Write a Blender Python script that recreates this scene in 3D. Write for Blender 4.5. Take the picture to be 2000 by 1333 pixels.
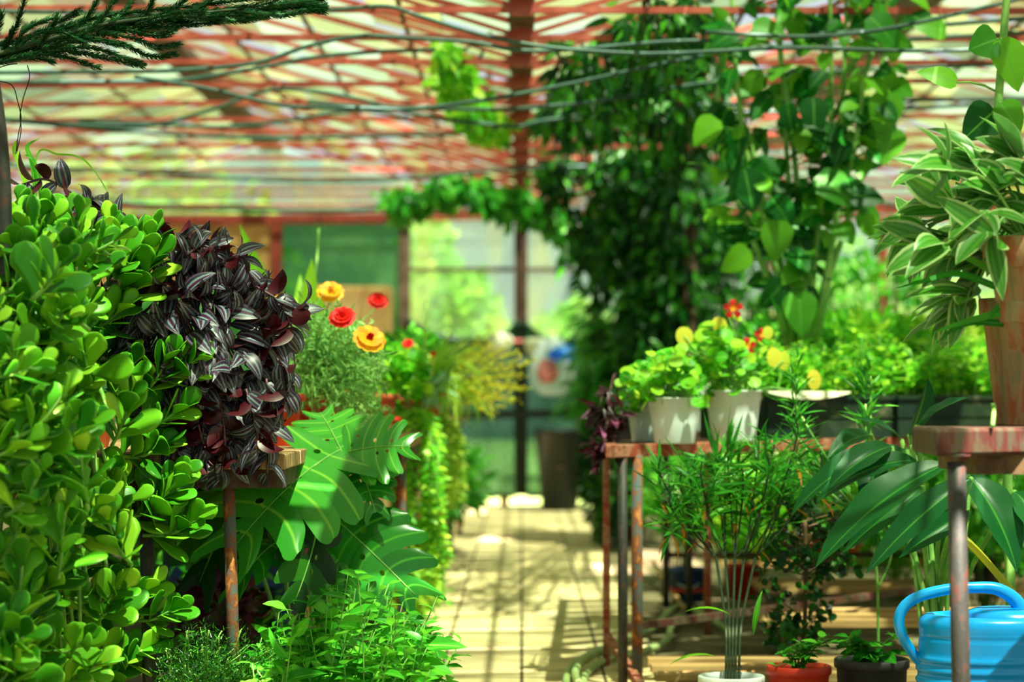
import bpy, math, random
import numpy as np
from mathutils import Vector

for o in list(bpy.data.objects): bpy.data.objects.remove(o)
SC = bpy.context.scene
COL = SC.collection
rnd = random.Random(7)
R = np.random.RandomState(11)
PI = math.pi

# ---------------------------------------------------------------- camera, sky, sun, exposure
F, CX, HY, EYE = 4484.0, 1019.0, 770.0, 0.82      # focal length in px of the 2000 px frame, vanishing point, eye height
cam_d = bpy.data.cameras.new('camera'); cam = bpy.data.objects.new('camera', cam_d); COL.objects.link(cam)
cam_d.sensor_width = 36; cam_d.lens = F / 2000 * 36
cam.location = (0, 0, EYE)
cam.rotation_euler = (PI/2 + math.atan((HY-666.5)/F), 0, math.atan((CX-1000)/F))
cam_d.dof.use_dof = True; cam_d.dof.focus_distance = 4.95; cam_d.dof.aperture_fstop = 2.9
cam_d.clip_start = 0.1; cam_d.clip_end = 300
SC.camera = cam
SC.view_settings.view_transform = 'Standard'; SC.view_settings.look = 'None'
SC.view_settings.gamma = 1; SC.view_settings.use_curve_mapping = False
SC.view_settings.exposure = 0.48
w = bpy.data.worlds.new('world'); SC.world = w; w.use_nodes = True
nt = w.node_tree; nt.nodes.clear()
wo = nt.nodes.new('ShaderNodeOutputWorld'); bg = nt.nodes.new('ShaderNodeBackground')
bg.inputs['Color'].default_value = (0.80, 0.93, 1.0, 1); bg.inputs['Strength'].default_value = 0.62
nt.links.new(bg.outputs[0], wo.inputs[0])
sun_d = bpy.data.lights.new('sun', 'SUN'); sun_d.energy = 24.0; sun_d.angle = math.radians(0.6); sun_d.color = (1.0, 0.93, 0.78)
sun = bpy.data.objects.new('sun', sun_d); COL.objects.link(sun); sun.location = (4, -3, 12)
sun.rotation_euler = Vector((-0.22, 0.36, -0.90)).to_track_quat('-Z', 'Y').to_euler()
SC.cycles.transparent_max_bounces = 24
SC.cycles.max_bounces = 8; SC.cycles.diffuse_bounces = 4; SC.cycles.transmission_bounces = 6; SC.cycles.glossy_bounces = 3
SC.cycles.caustics_reflective = False; SC.cycles.caustics_refractive = False
SC.cycles.sample_clamp_indirect = 6

def P(px, py, d):
    return Vector(((px-CX)/F*d, d, EYE+(HY-py)/F*d))
def px2m(px, d): return px*d/F

# ---------------------------------------------------------------- tagging
ORG = {}
def tag(o, label=None, cat=None, group=None, kind=None):
    if label: o['label'] = label
    if cat: o['category'] = cat
    if group: o['group'] = group
    if kind: o['kind'] = kind
    return o
def thing(name, label, cat, loc=(0,0,0), group=None):
    o = bpy.data.objects.new(name, None); COL.objects.link(o); o.empty_display_size = 0.05
    o.location = loc; ORG[o.name] = Vector(loc)
    return tag(o, label, cat, group)

# ---------------------------------------------------------------- mesh collector
def unit(a):
    a = np.asarray(a, float); n = np.linalg.norm(a, axis=-1, keepdims=True); n[n == 0] = 1
    return a/n
class MB:
    def __init__(s): s.v = []; s.f = []; s.uv = []; s.mi = []; s.n = 0; s.nf = 0
    def add(s, v, f, uv=None, mi=0):          # v (n,3), f (m,4) ints (quads; a repeated last index means triangle)
        v = np.asarray(v, float).reshape(-1, 3); f = np.asarray(f, int)
        s.v.append(v); s.f.append(f + s.n)
        if uv is None: uv = np.zeros((len(v), 2))
        s.uv.append(np.asarray(uv, float)); s.mi.append(np.full(len(f), mi)); s.n += len(v)
    def build(s, name, mats, parent=None, loc=None, smooth=True, bevel=0):
        v = np.concatenate(s.v); f = np.concatenate(s.f); uv = np.concatenate(s.uv); mi = np.concatenate(s.mi)
        org = ORG[parent.name] if parent else Vector(loc if loc is not None else (0, 0, 0))
        v = v - np.array(org)
        me = bpy.data.meshes.new(name)
        tri = f[:, 2] == f[:, 3]
        cnt = np.where(tri, 3, 4); start = np.concatenate([[0], np.cumsum(cnt)[:-1]])
        loops = f.reshape(-1); keep = np.ones(len(loops), bool); keep[np.nonzero(tri)[0]*4+3] = False; loops = loops[keep]
        me.vertices.add(len(v)); me.vertices.foreach_set('co', v.ravel())
        me.loops.add(len(loops)); me.loops.foreach_set('vertex_index', loops.astype(np.int32))
        me.polygons.add(len(f)); me.polygons.foreach_set('loop_start', start.astype(np.int32)); me.polygons.foreach_set('loop_total', cnt.astype(np.int32))
        me.polygons.foreach_set('material_index', mi.astype(np.int32))
        me.polygons.foreach_set('use_smooth', np.full(len(f), smooth))
        me.update(calc_edges=True)
        ul = me.uv_layers.new(name='UVMap'); ul.data.foreach_set('uv', uv[loops].ravel().astype(np.float32))
        me.validate()
        for m in (mats if isinstance(mats, (list, tuple)) else [mats]): me.materials.append(m)
        o = bpy.data.objects.new(name, me); COL.objects.link(o)
        if parent:
            o.parent = parent; ORG[o.name] = org
        else:
            o.location = org; ORG[o.name] = org
        if bevel:
            b = o.modifiers.new('bevel', 'BEVEL'); b.width = bevel; b.segments = 2; b.limit_method = 'ANGLE'
        return o

def box(mb, x0, y0, z0, x1, y1, z1, mi=0):
    v = [(x, y, z) for z in (z0, z1) for y in (y0, y1) for x in (x0, x1)]
    f = [(0,2,3,1), (4,5,7,6), (0,1,5,4), (2,6,7,3), (0,4,6,2), (1,3,7,5)]
    mb.add(v, f, mi=mi)
def beam(mb, a, b, wd, ht, up=(0,0,1), mi=0):      # rectangular bar between two points
    a = np.array(a, float); b = np.array(b, float); d = unit(b-a); up = np.array(up, float)
    s = np.cross(d, up); s = unit(s); u = np.cross(s, d)
    v = [p + s*i*wd/2 + u*j*ht/2 for p in (a, b) for (i, j) in ((-1,-1), (1,-1), (1,1), (-1,1))]
    f = [(0,1,5,4), (1,2,6,5), (2,3,7,6), (3,0,4,7), (3,2,1,0), (4,5,6,7)]
    mb.add(v, f, mi=mi)
def tube(mb, pts, r, sides=6, mi=0, cap=True):
    p = np.array([tuple(q) for q in pts], float); n = len(p)
    r = np.full(n, r) if np.isscalar(r) else np.asarray(r, float)
    t = np.zeros_like(p); t[1:-1] = p[2:]-p[:-2]; t[0] = p[1]-p[0]; t[-1] = p[-1]-p[-2]; t = unit(t)
    ref = np.array((0, 0, 1.0)) if abs(t[0, 2]) < .9 else np.array((1.0, 0, 0))
    u = unit(np.cross(t[0], ref)); us = [u]
    for i in range(1, n):
        u = u - t[i]*np.dot(u, t[i]); u = unit(u); us.append(u)
    us = np.array(us); ws = np.cross(t, us)
    a = np.arange(sides)/sides*2*PI
    v = p[:, None] + r[:, None, None]*(np.cos(a)[None, :, None]*us[:, None] + np.sin(a)[None, :, None]*ws[:, None])
    idx = np.arange(n*sides).reshape(n, sides); nx = np.roll(idx, -1, 1)
    f = np.stack([idx[:-1], nx[:-1], nx[1:], idx[1:]], -1).reshape(-1, 4)
    uv = np.stack(np.broadcast_arrays(a[None]/2/PI, np.linspace(0, 1, n)[:, None]), -1).reshape(-1, 2)
    v = v.reshape(-1, 3)
    if cap:
        v = np.vstack([v, p[0], p[-1]]); uv = np.vstack([uv, (0, 0), (0, 1)]); k = n*sides
        f = np.vstack([f, [(idx[0, (j+1) % sides], idx[0, j], k, k) for j in range(sides)], [(idx[-1, j], idx[-1, (j+1) % sides], k+1, k+1) for j in range(sides)]])
    mb.add(v, f, uv, mi)
def lathe(mb, c, prof, seg=40, mi=0, sx=1, sy=1, tilt=None):
    pr = np.array(prof, float); n = len(pr); a = np.arange(seg)/seg*2*PI
    v = np.stack([pr[:, 0, None]*np.cos(a)*sx, pr[:, 0, None]*np.sin(a)*sy, np.broadcast_to(pr[:, 1, None], (n, seg))], -1).reshape(-1, 3)
    if tilt is not None:
        from mathutils import Matrix
        M = np.array(Matrix.Rotation(tilt[0], 3, 'X') @ Matrix.Rotation(tilt[1], 3, 'Y')); v = v @ M.T
    v = v + np.array(c, float)
    idx = np.arange(n*seg).reshape(n, seg); nx = np.roll(idx, -1, 1)
    f = np.stack([idx[:-1], nx[:-1], nx[1:], idx[1:]], -1).reshape(-1, 4)
    mb.add(v, f, mi=mi)
def smooth_path(pts, k=6):
    p = np.array([tuple(q) for q in pts], float); out = []
    pp = np.vstack([2*p[0]-p[1], p, 2*p[-1]-p[-2]])
    for i in range(1, len(pp)-2):
        for j in range(k):
            t = j/k; a, b, c, d = pp[i-1], pp[i], pp[i+1], pp[i+2]
            out.append(.5*((2*b)+(-a+c)*t+(2*a-5*b+4*c-d)*t*t+(-a+3*b-3*c+d)*t**3))
    out.append(p[-1]); return np.array(out)

# ---------------------------------------------------------------- leaves
def prof(kind, t):
    if kind == 'ovate': return np.clip(np.sin(PI*np.clip(t, 0, 1)**0.7), 0, 1)**.85
    if kind == 'lance': return np.clip(np.sin(PI*t**0.8), 0, 1)**.9
    if kind == 'spoon': return np.where(t < .62, .16+.84*(t/.62)**1.5, np.sqrt(np.clip(1-((t-.62)/.38)**2, 0, 1)))
    if kind == 'strap': return np.clip(.55+t*1.5, 0, 1)*np.clip(1-t**3, 0, 1)
    if kind == 'round': return np.sqrt(np.clip(1-(2*t-1)**2, 0, 1))
    if kind == 'heart': return np.clip(np.where(t < .22, .45+.55*np.sqrt(np.clip(t/.22, 0, 1)), np.cos((t-.22)/.78*PI/2)**.8), 0, 1)
    if kind == 'petal': return np.where(t < .7, .25+.75*(t/.7), np.sqrt(np.clip(1-((t-.7)/.3)**2, 0, 1)))
    if kind == 'needle': return 1-t*.8
def arr(x, n):
    x = np.asarray(x, float)
    return np.full(n, float(x)) if x.ndim == 0 else x
def leafset(mb, base, d, nrm, L, W, bend=0.4, kind='ovate', rows=5, cols=2, fold=.25, thick=0, wave=0, mi=0, curl=0):
    base = np.atleast_2d(np.asarray(base, float)); n = len(base)
    d = unit(np.atleast_2d(d)); nrm = np.atleast_2d(np.asarray(nrm, float)) + 1e-4*R.randn(n, 3)
    if len(d) != n: d = np.repeat(d, n, 0)
    nrm = unit(nrm - d*np.sum(d*nrm, -1, keepdims=True)); side = np.cross(d, nrm)
    L = arr(L, n); W = arr(W, n); bend = arr(bend, n)
    t = np.linspace(0, 1, rows+1)
    if kind in ('spoon', 'round', 'petal'): t = np.sin(t*PI/2)**.9 if kind != 'round' else (1-np.cos(t*PI))/2
    a = bend[:, None]*t[None]
    tan = np.cos(a)[..., None]*d[:, None] - np.sin(a)[..., None]*nrm[:, None]
    nn = np.cos(a)[..., None]*nrm[:, None] + np.sin(a)[..., None]*d[:, None]
    dt = np.diff(t)[None, :, None]
    cen = np.concatenate([np.zeros((n, 1, 3)), np.cumsum((tan[:, 1:]+tan[:, :-1])/2*dt, 1)], 1)
    cen = base[:, None] + L[:, None, None]*cen
    wt = prof(kind, t)
    if thick:
        ring = np.array([(-1, 0), (-.55, .8), (.55, .8), (1, 0), (.55, -.8), (-.55, -.8)])
        th = thick*(.35+.65*wt)*(wt > 1e-3)
        v = cen[:, :, None] + side[:, None, None]*(W[:, None, None]/2*wt[None, :, None]*ring[None, None, :, 0])[..., None] \
            + nn[:, :, None]*(W[:, None, None]*th[None, :, None]*ring[None, None, :, 1] + W[:, None, None]/2*wt[None, :, None]*fold*np.abs(ring[None, None, :, 0]))[..., None]
        k = 6; nr = rows+1; idx = np.arange(nr*k).reshape(nr, k); nx = np.roll(idx, -1, 1)
        f = np.stack([idx[:-1], nx[:-1], nx[1:], idx[1:]], -1).reshape(-1, 4)
        uv = np.stack(np.broadcast_arrays(ring[None, :, 0]*.5+.5, t[:, None]), -1).reshape(-1, 2)
        per = nr*k
    else:
        s = np.linspace(-1, 1, cols+1)
        off = fold*np.abs(s)[None, None]*(1+0*a[..., None])
        if wave: off = off + wave*np.sin(t*17)[None, :, None]*np.abs(s)[None, None]**2*np.sign(s)[None, None]
        v = cen[:, :, None] + side[:, None, None]*(W[:, None, None]/2*wt[None, :, None]*s[None, None])[..., None] \
            + nn[:, :, None]*(W[:, None, None]/2*wt[None, :, None]*off)[..., None]
        k = cols+1; nr = rows+1; idx = np.arange(nr*k).reshape(nr, k)
        f = np.stack([idx[:-1, :-1], idx[:-1, 1:], idx[1:, 1:], idx[1:, :-1]], -1).reshape(-1, 4)
        uv = np.stack(np.broadcast_arrays(s[None]*.5+.5, t[:, None]), -1).reshape(-1, 2)
        per = nr*k
    ff = (f[None] + (np.arange(n)*per)[:, None, None]).reshape(-1, 4)
    mb.add(v.reshape(-1, 3), ff, np.tile(uv, (n, 1)), mi)
def rdir(n): return unit(R.randn(n, 3))
def ell(n, c, r, lo=.35):                       # points in an ellipsoid, most near its skin
    d = rdir(n); k = lo+(1-lo)*R.rand(n)**.6
    return np.array(c)+d*k[:, None]*np.array(r), d

# ---------------------------------------------------------------- materials
MAT = {}
def nodes(name):
    m = bpy.data.materials.new(name); m.use_nodes = True; t = m.node_tree; t.nodes.clear()
    out = t.nodes.new('ShaderNodeOutputMaterial'); return m, t, out
def N(t, typ, **kw):
    n = t.nodes.new(typ)
    for k, v in kw.items():
        if k.startswith('i_'):
            key = k[2:]; key = int(key) if key.isdigit() else key
            n.inputs[key].default_value = v
        else: setattr(n, k, v)
    return n
def ramp(t, fac, stops, interp='LINEAR'):
    r = t.nodes.new('ShaderNodeValToRGB'); cr = r.color_ramp; cr.interpolation = interp
    while len(cr.elements) < len(stops): cr.elements.new(0.5)
    for e, (p, c) in zip(cr.elements, stops): e.position = p; e.color = (*c, 1) if len(c) == 3 else c
    t.links.new(fac, r.inputs[0]); return r.outputs[0]
def S(r, g, b):                                  # sRGB 0-255 to linear
    return tuple(((c/255)/12.92 if c/255 < .04045 else ((c/255+.055)/1.055)**2.4) for c in (r, g, b))
def leafmat(name, stops, trans=.4, rough=.38, spec=.28, vein=None, back=None, edge=None):
    """foliage: colour varies leaf by leaf, light shines through"""
    m, t, out = nodes(name)
    geo = N(t, 'ShaderNodeNewGeometry')
    col = ramp(t, geo.outputs['Random Per Island'], stops)
    uv = N(t, 'ShaderNodeUVMap'); sep = N(t, 'ShaderNodeSeparateXYZ'); t.links.new(uv.outputs[0], sep.inputs[0])
    def absu():
        a = N(t, 'ShaderNodeMath', operation='SUBTRACT', i_1=.5); t.links.new(sep.outputs[0], a.inputs[0])
        b = N(t, 'ShaderNodeMath', operation='ABSOLUTE'); t.links.new(a.outputs[0], b.inputs[0]); return b.outputs[0]
    if vein:
        f = ramp(t, absu(), [(0, (1,1,1)), (.045, (0,0,0))]); mx = N(t, 'ShaderNodeMix', data_type='RGBA', i_B=(*vein, 1) if False else (0,0,0,1))
        mx.inputs[7].default_value = (*vein, 1); t.links.new(f, mx.inputs[0]); t.links.new(col, mx.inputs[6]); col = mx.outputs[2]
    if edge:
        f = ramp(t, absu(), [(.38, (0,0,0)), (.5, (1,1,1))]); mx = N(t, 'ShaderNodeMix', data_type='RGBA')
        mx.inputs[7].default_value = (*edge, 1); t.links.new(f, mx.inputs[0]); t.links.new(col, mx.inputs[6]); col = mx.outputs[2]
    if back:
        mx = N(t, 'ShaderNodeMix', data_type='RGBA'); mx.inputs[7].default_value = (*back, 1)
        t.links.new(geo.outputs['Backfacing'], mx.inputs[0]); t.links.new(col, mx.inputs[6]); col = mx.outputs[2]
    p = N(t, 'ShaderNodeBsdfPrincipled', i_Roughness=rough); p.inputs['Specular IOR Level'].default_value = spec
    tr = N(t, 'ShaderNodeBsdfTranslucent'); t.links.new(col, p.inputs['Base Color'])
    g = N(t, 'ShaderNodeGamma', i_Gamma=.85); t.links.new(col, g.inputs[0]); t.links.new(g.outputs[0], tr.inputs[0])
    ms = N(t, 'ShaderNodeMixShader', i_Fac=trans); t.links.new(p.outputs[0], ms.inputs[1]); t.links.new(tr.outputs[0], ms.inputs[2])
    t.links.new(ms.outputs[0], out.inputs[0]); MAT[name] = m; return m
def stripemat(name, stops_u, back, trans=.15, rough=.3, vary=.25):
    """leaf striped along its length; u runs across the leaf"""
    m, t, out = nodes(name)
    geo = N(t, 'ShaderNodeNewGeometry'); uv = N(t, 'ShaderNodeUVMap'); sep = N(t, 'ShaderNodeSeparateXYZ'); t.links.new(uv.outputs[0], sep.inputs[0])
    a = N(t, 'ShaderNodeMath', operation='SUBTRACT', i_1=.5); t.links.new(sep.outputs[0], a.inputs[0])
    b = N(t, 'ShaderNodeMath', operation='ABSOLUTE'); t.links.new(a.outputs[0], b.inputs[0])
    c = N(t, 'ShaderNodeMath', operation='MULTIPLY', i_1=2); t.links.new(b.outputs[0], c.inputs[0])
    col = ramp(t, c.outputs[0], stops_u)
    hv = N(t, 'ShaderNodeHueSaturation'); mr = N(t, 'ShaderNodeMapRange', i_3=1-vary, i_4=1+vary)
    t.links.new(geo.outputs['Random Per Island'], mr.inputs[0]); t.links.new(mr.outputs[0], hv.inputs['Value']); t.links.new(col, hv.inputs['Color'])
    mx = N(t, 'ShaderNodeMix', data_type='RGBA'); mx.inputs[7].default_value = (*back, 1)
    t.links.new(geo.outputs['Backfacing'], mx.inputs[0]); t.links.new(hv.outputs[0], mx.inputs[6]); col = mx.outputs[2]
    p = N(t, 'ShaderNodeBsdfPrincipled', i_Roughness=rough); tr = N(t, 'ShaderNodeBsdfTranslucent')
    t.links.new(col, p.inputs['Base Color']); t.links.new(col, tr.inputs[0])
    ms = N(t, 'ShaderNodeMixShader', i_Fac=trans); t.links.new(p.outputs[0], ms.inputs[1]); t.links.new(tr.outputs[0], ms.inputs[2])
    t.links.new(ms.outputs[0], out.inputs[0]); MAT[name] = m; return m
def solid(name, c1, c2=None, scale=20, rough=.5, metal=0, lo=.45, hi=.6, bump=0, stretch=(1,1,1), trans=0, c3=None, spec=.5):
    m, t, out = nodes(name)
    p = N(t, 'ShaderNodeBsdfPrincipled', i_Roughness=rough, i_Metallic=metal); p.inputs['Specular IOR Level'].default_value = spec
    tc = N(t, 'ShaderNodeTexCoord'); mp = N(t, 'ShaderNodeMapping'); mp.inputs['Scale'].default_value = stretch
    t.links.new(tc.outputs['Object'], mp.inputs[0])
    no = N(t, 'ShaderNodeTexNoise', i_Scale=scale, i_Detail=6, i_Roughness=.6); t.links.new(mp.outputs[0], no.inputs['Vector'])
    st = [(lo, c1), (hi, c2 or c1)]
    if c3: st.append((min(hi+.12, 1), c3))
    col = ramp(t, no.outputs[0], st); t.links.new(col, p.inputs['Base Color'])
    if bump:
        b = N(t, 'ShaderNodeBump', i_Strength=bump, i_Distance=.01); t.links.new(no.outputs[0], b.inputs['Height']); t.links.new(b.outputs[0], p.inputs['Normal'])
    if trans:
        tr = N(t, 'ShaderNodeBsdfTranslucent'); t.links.new(col, tr.inputs[0]); ms = N(t, 'ShaderNodeMixShader', i_Fac=trans)
        t.links.new(p.outputs[0], ms.inputs[1]); t.links.new(tr.outputs[0], ms.inputs[2]); t.links.new(ms.outputs[0], out.inputs[0])
    else: t.links.new(p.outputs[0], out.inputs[0])
    MAT[name] = m; return m
def hazeglass(name, stops, clear=.45, trl=.4, scale=1.2, island=False, tint=(.86, .97, .86), stretch=(1,1,1)):
    """dirty glass: partly clear, partly scattering, with streaks of algae and whitewash"""
    m, t, out = nodes(name)
    tc = N(t, 'ShaderNodeTexCoord'); mp = N(t, 'ShaderNodeMapping'); mp.inputs['Scale'].default_value = stretch
    t.links.new(tc.outputs['Object'], mp.inputs[0])
    no = N(t, 'ShaderNodeTexNoise', i_Scale=scale, i_Detail=4); t.links.new(mp.outputs[0], no.inputs['Vector'])
    fac = no.outputs[0]
    if island:
        geo = N(t, 'ShaderNodeNewGeometry'); fac = geo.outputs['Random Per Island']
    col = ramp(t, fac, stops)
    tp = N(t, 'ShaderNodeBsdfTransparent'); tp.inputs[0].default_value = (*tint, 1)
    tr = N(t, 'ShaderNodeBsdfTranslucent'); t.links.new(col, tr.inputs[0])
    p = N(t, 'ShaderNodeBsdfPrincipled', i_Roughness=.25); t.links.new(col, p.inputs['Base Color'])
    m1 = N(t, 'ShaderNodeMixShader', i_Fac=trl/(1-clear)); t.links.new(p.outputs[0], m1.inputs[1]); t.links.new(tr.outputs[0], m1.inputs[2])
    m2 = N(t, 'ShaderNodeMixShader'); t.links.new(tp.outputs[0], m2.inputs[1]); t.links.new(m1.outputs[0], m2.inputs[2])
    mr = N(t, 'ShaderNodeMapRange', i_1=.3, i_2=.7, i_3=1-clear-.15, i_4=1-clear+.15); t.links.new(no.outputs[0], mr.inputs[0]); t.links.new(mr.outputs[0], m2.inputs[0])
    t.links.new(m2.outputs[0], out.inputs[0]); MAT[name] = m; return m

leafmat('jade', [(0, S(30,102,12)), (.45, S(72,155,24)), (.8, S(120,192,38)), (1, S(170,218,54))], trans=.25, rough=.38, edge=S(125,205,50))
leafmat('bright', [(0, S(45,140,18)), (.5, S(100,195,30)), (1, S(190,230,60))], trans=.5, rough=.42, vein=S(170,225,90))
leafmat('mid', [(0, S(25,105,20)), (.6, S(50,150,35)), (1, S(105,190,50))], trans=.4, rough=.38, vein=S(110,180,70))
leafmat('weed', [(0, S(25,110,18)), (.5, S(62,165,32)), (1, S(120,210,50))], trans=.4, rough=.42, vein=S(150,220,90))
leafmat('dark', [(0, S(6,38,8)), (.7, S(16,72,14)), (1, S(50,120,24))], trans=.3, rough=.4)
leafmat('vine', [(0, S(5,40,8)), (.6, S(16,80,14)), (1, S(70,150,28))], trans=.38, rough=.4)
leafmat('pine', [(0, S(6,48,18)), (1, S(18,82,28))], trans=.1, rough=.5)
leafmat('feather', [(0, S(80,150,60)), (1, S(150,200,110))], trans=.35, rough=.5)
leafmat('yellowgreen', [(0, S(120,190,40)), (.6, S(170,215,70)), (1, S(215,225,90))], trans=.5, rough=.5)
leafmat('yellowleaf', [(0, S(205,220,70)), (1, S(235,210,70))], trans=.5, rough=.5)
leafmat('orangeleaf', [(0, S(220,150,40)), (1, S(200,110,30))], trans=.4, rough=.5)
leafmat('monstera', [(0, S(22,100,22)), (1, S(40,135,34))], trans=.22, rough=.24, spec=.5, vein=S(90,185,50))
leafmat('monstera_light', [(0, S(48,145,40)), (1, S(70,170,48))], trans=.3, rough=.26, spec=.5, vein=S(150,215,70))
leafmat('broad', [(0, S(12,66,34)), (.7, S(24,98,42)), (1, S(70,160,50))], trans=.28, rough=.36, vein=S(70,150,55))
leafmat('tallleaf', [(0, S(12,78,26)), (.5, S(30,120,30)), (1, S(120,195,40))], trans=.45, rough=.42, vein=S(100,180,70))
leafmat('silver', [(0, S(140,190,160)), (1, S(180,215,185))], trans=.3, rough=.5)
leafmat('treeleaf', [(0, S(50,130,30)), (.5, S(110,185,50)), (1, S(190,225,100))], trans=.5, rough=.5)
leafmat('redpetal', [(0, S(215,12,12)), (1, S(235,30,20))], trans=.3, rough=.5)
leafmat('orangepetal', [(0, S(250,150,10)), (1, S(255,190,20))], trans=.3, rough=.5)
leafmat('nastpetal', [(0, S(165,6,4)), (1, S(195,22,6))], trans=.35, rough=.5)
leafmat('purpleleaf', [(0, S(38,5,18)), (.6, S(62,10,28)), (1, S(112,64,92))], trans=.2, rough=.35)
stripemat('zebrina', [(0, S(62,18,56)), (.14, S(66,26,60)), (.27, S(112,128,134)), (.36, S(116,138,134)), (.48, S(46,36,58)), (.70, S(40,34,54)), (.80, S(84,88,104)), (.89, S(58,10,40)), (1, S(52,6,26))], back=S(64,4,18), trans=.12, rough=.42)
stripemat('variegated', [(0, S(60,130,40)), (.25, S(85,150,45)), (.34, S(105,160,65)), (.42, S(80,150,45)), (.66, S(60,135,40)), (.80, S(175,202,135)), (1, S(165,195,120))], back=S(95,150,75), trans=.4, rough=.35)
solid('stem_green', S(110,165,70), S(150,200,90), rough=.5, trans=.2)
solid('stem_pale', S(130,190,90), S(165,215,110), rough=.5, trans=.3)
solid('stem_brown', S(70,50,30), S(100,75,45), rough=.8)
solid('stem_dark', S(20,40,15), S(45,60,25), rough=.8)
solid('stem_purple', S(70,30,50), S(100,60,70), rough=.5)
solid('terracotta', S(175,75,45), S(200,110,75), scale=14, rough=.85, c3=S(205,160,125))
solid('terracotta_old', S(158,88,56), S(158,134,100), scale=38, rough=.9, lo=.40, hi=.55, c3=S(128,122,88), bump=.2, stretch=(1,1,.22))
solid('redpot', S(190,38,14), S(205,60,25), scale=8, rough=.5)
solid('whitepot', S(240,244,246), S(225,235,236), scale=6, rough=.35, trans=.12)
solid('blackpot', S(35,33,40), S(60,52,58), scale=10, rough=.6)
solid('bluepot', S(25,55,110), S(35,75,140), scale=10, rough=.45)
solid('soil', S(45,30,20), S(80,58,40), scale=60, rough=1, bump=.6)
solid('rust_red', S(150,60,38), S(175,120,95), scale=22, rough=.8, lo=.42, hi=.56, c3=S(100,42,22), bump=.3)
solid('rust_dark', S(72,22,8), S(72,60,42), scale=30, rough=.75, lo=.44, hi=.56, stretch=(1.6, 1.6, .5), bump=.2)
solid('pipe_grey', S(42,41,36), S(50,50,46), scale=60, rough=.6, lo=.5, hi=.56, stretch=(1,1,.5), c3=S(96,34,16), bump=.15)
solid('pipe_rust', S(82,92,92), S(128,64,28), scale=40, rough=.75, lo=.42, hi=.54, stretch=(1,1,.6), c3=S(190,120,60), bump=.3)
solid('truss_red', S(150,48,34), S(190,92,76), scale=6, rough=.6, lo=.4, hi=.65)
solid('frame_red', S(120,34,24), S(150,50,36), scale=5, rough=.7)
solid('frame_brown', S(80,55,45), S(110,82,70), scale=8, rough=.7)
solid('wood', S(120,82,48), S(205,165,115), scale=30, rough=.8, stretch=(4, 1, .35), lo=.35, hi=.65, bump=.5)
solid('board', S(170,130,80), S(205,165,110), scale=12, rough=.85, stretch=(.3, 3, 3))
solid('green_metal', S(16,40,34), S(40,56,36), scale=8, rough=.7, spec=.2, lo=.4, hi=.62, c3=S(120,110,90))
solid('cloth', S(225,215,185), S(235,228,205), scale=20, rough=.9, trans=.2)
solid('blue_can', S(0,150,235), S(0,156,240), scale=4, rough=.28)
solid('hose', S(150,170,105), S(170,185,125), scale=20, rough=.5)
solid('cable', S(30,70,62), S(60,95,85), scale=12, rough=.5)
solid('wire', S(30,26,24), rough=.6)
solid('white_metal', S(200,215,225), rough=.35)
solid('tan_panel', S(190,145,90), S(215,175,120), scale=2.5, rough=.8, trans=.3)
solid('bag_blue', S(0,130,245), S(20,150,250), rough=.4, trans=.45)
solid('bag_red', S(215,60,60), S(235,190,190), scale=40, rough=.5, trans=.2)
solid('bag_cream', S(225,228,200), S(240,240,215), scale=12, rough=.7, trans=.4)
solid('bin_dark', S(6,18,20), S(10,24,26), rough=.5)
solid('ground_out', S(150,170,90), S(190,200,130), scale=1.5, rough=1)
hazeglass('roof_glass', [(0, S(120,135,75)), (.2, S(165,168,112)), (.4, S(74,84,46)), (.55, S(140,165,130)), (.72, S(170,188,170)), (.82, S(120,84,42)), (1, S(128,155,70))], clear=.50, trl=.22, island=True, scale=.9)
hazeglass('wall_glass', [(0.32, S(130,150,80)), (.5, S(165,185,165)), (.62, S(200,200,150)), (.7, S(165,195,215))], clear=.60, trl=.24, scale=2.6, stretch=(1, 1, .4), tint=(.97, 1, 1))
hazeglass('wall_glass_green', [(0.3, S(50,100,60)), (.5, S(85,135,90)), (.75, S(140,180,140))], clear=.34, trl=.36, scale=2.5, tint=(.42, .62, .45))
hazeglass('net', [(0, S(8,45,36)), (1, S(16,66,44))], clear=.26, trl=.22, scale=3, tint=(.45, .8, .58))
hazeglass('bag_clear', [(0, S(225,235,245)), (1, S(245,250,255))], clear=.3, trl=.4, scale=5, tint=(1, 1, 1))

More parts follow.
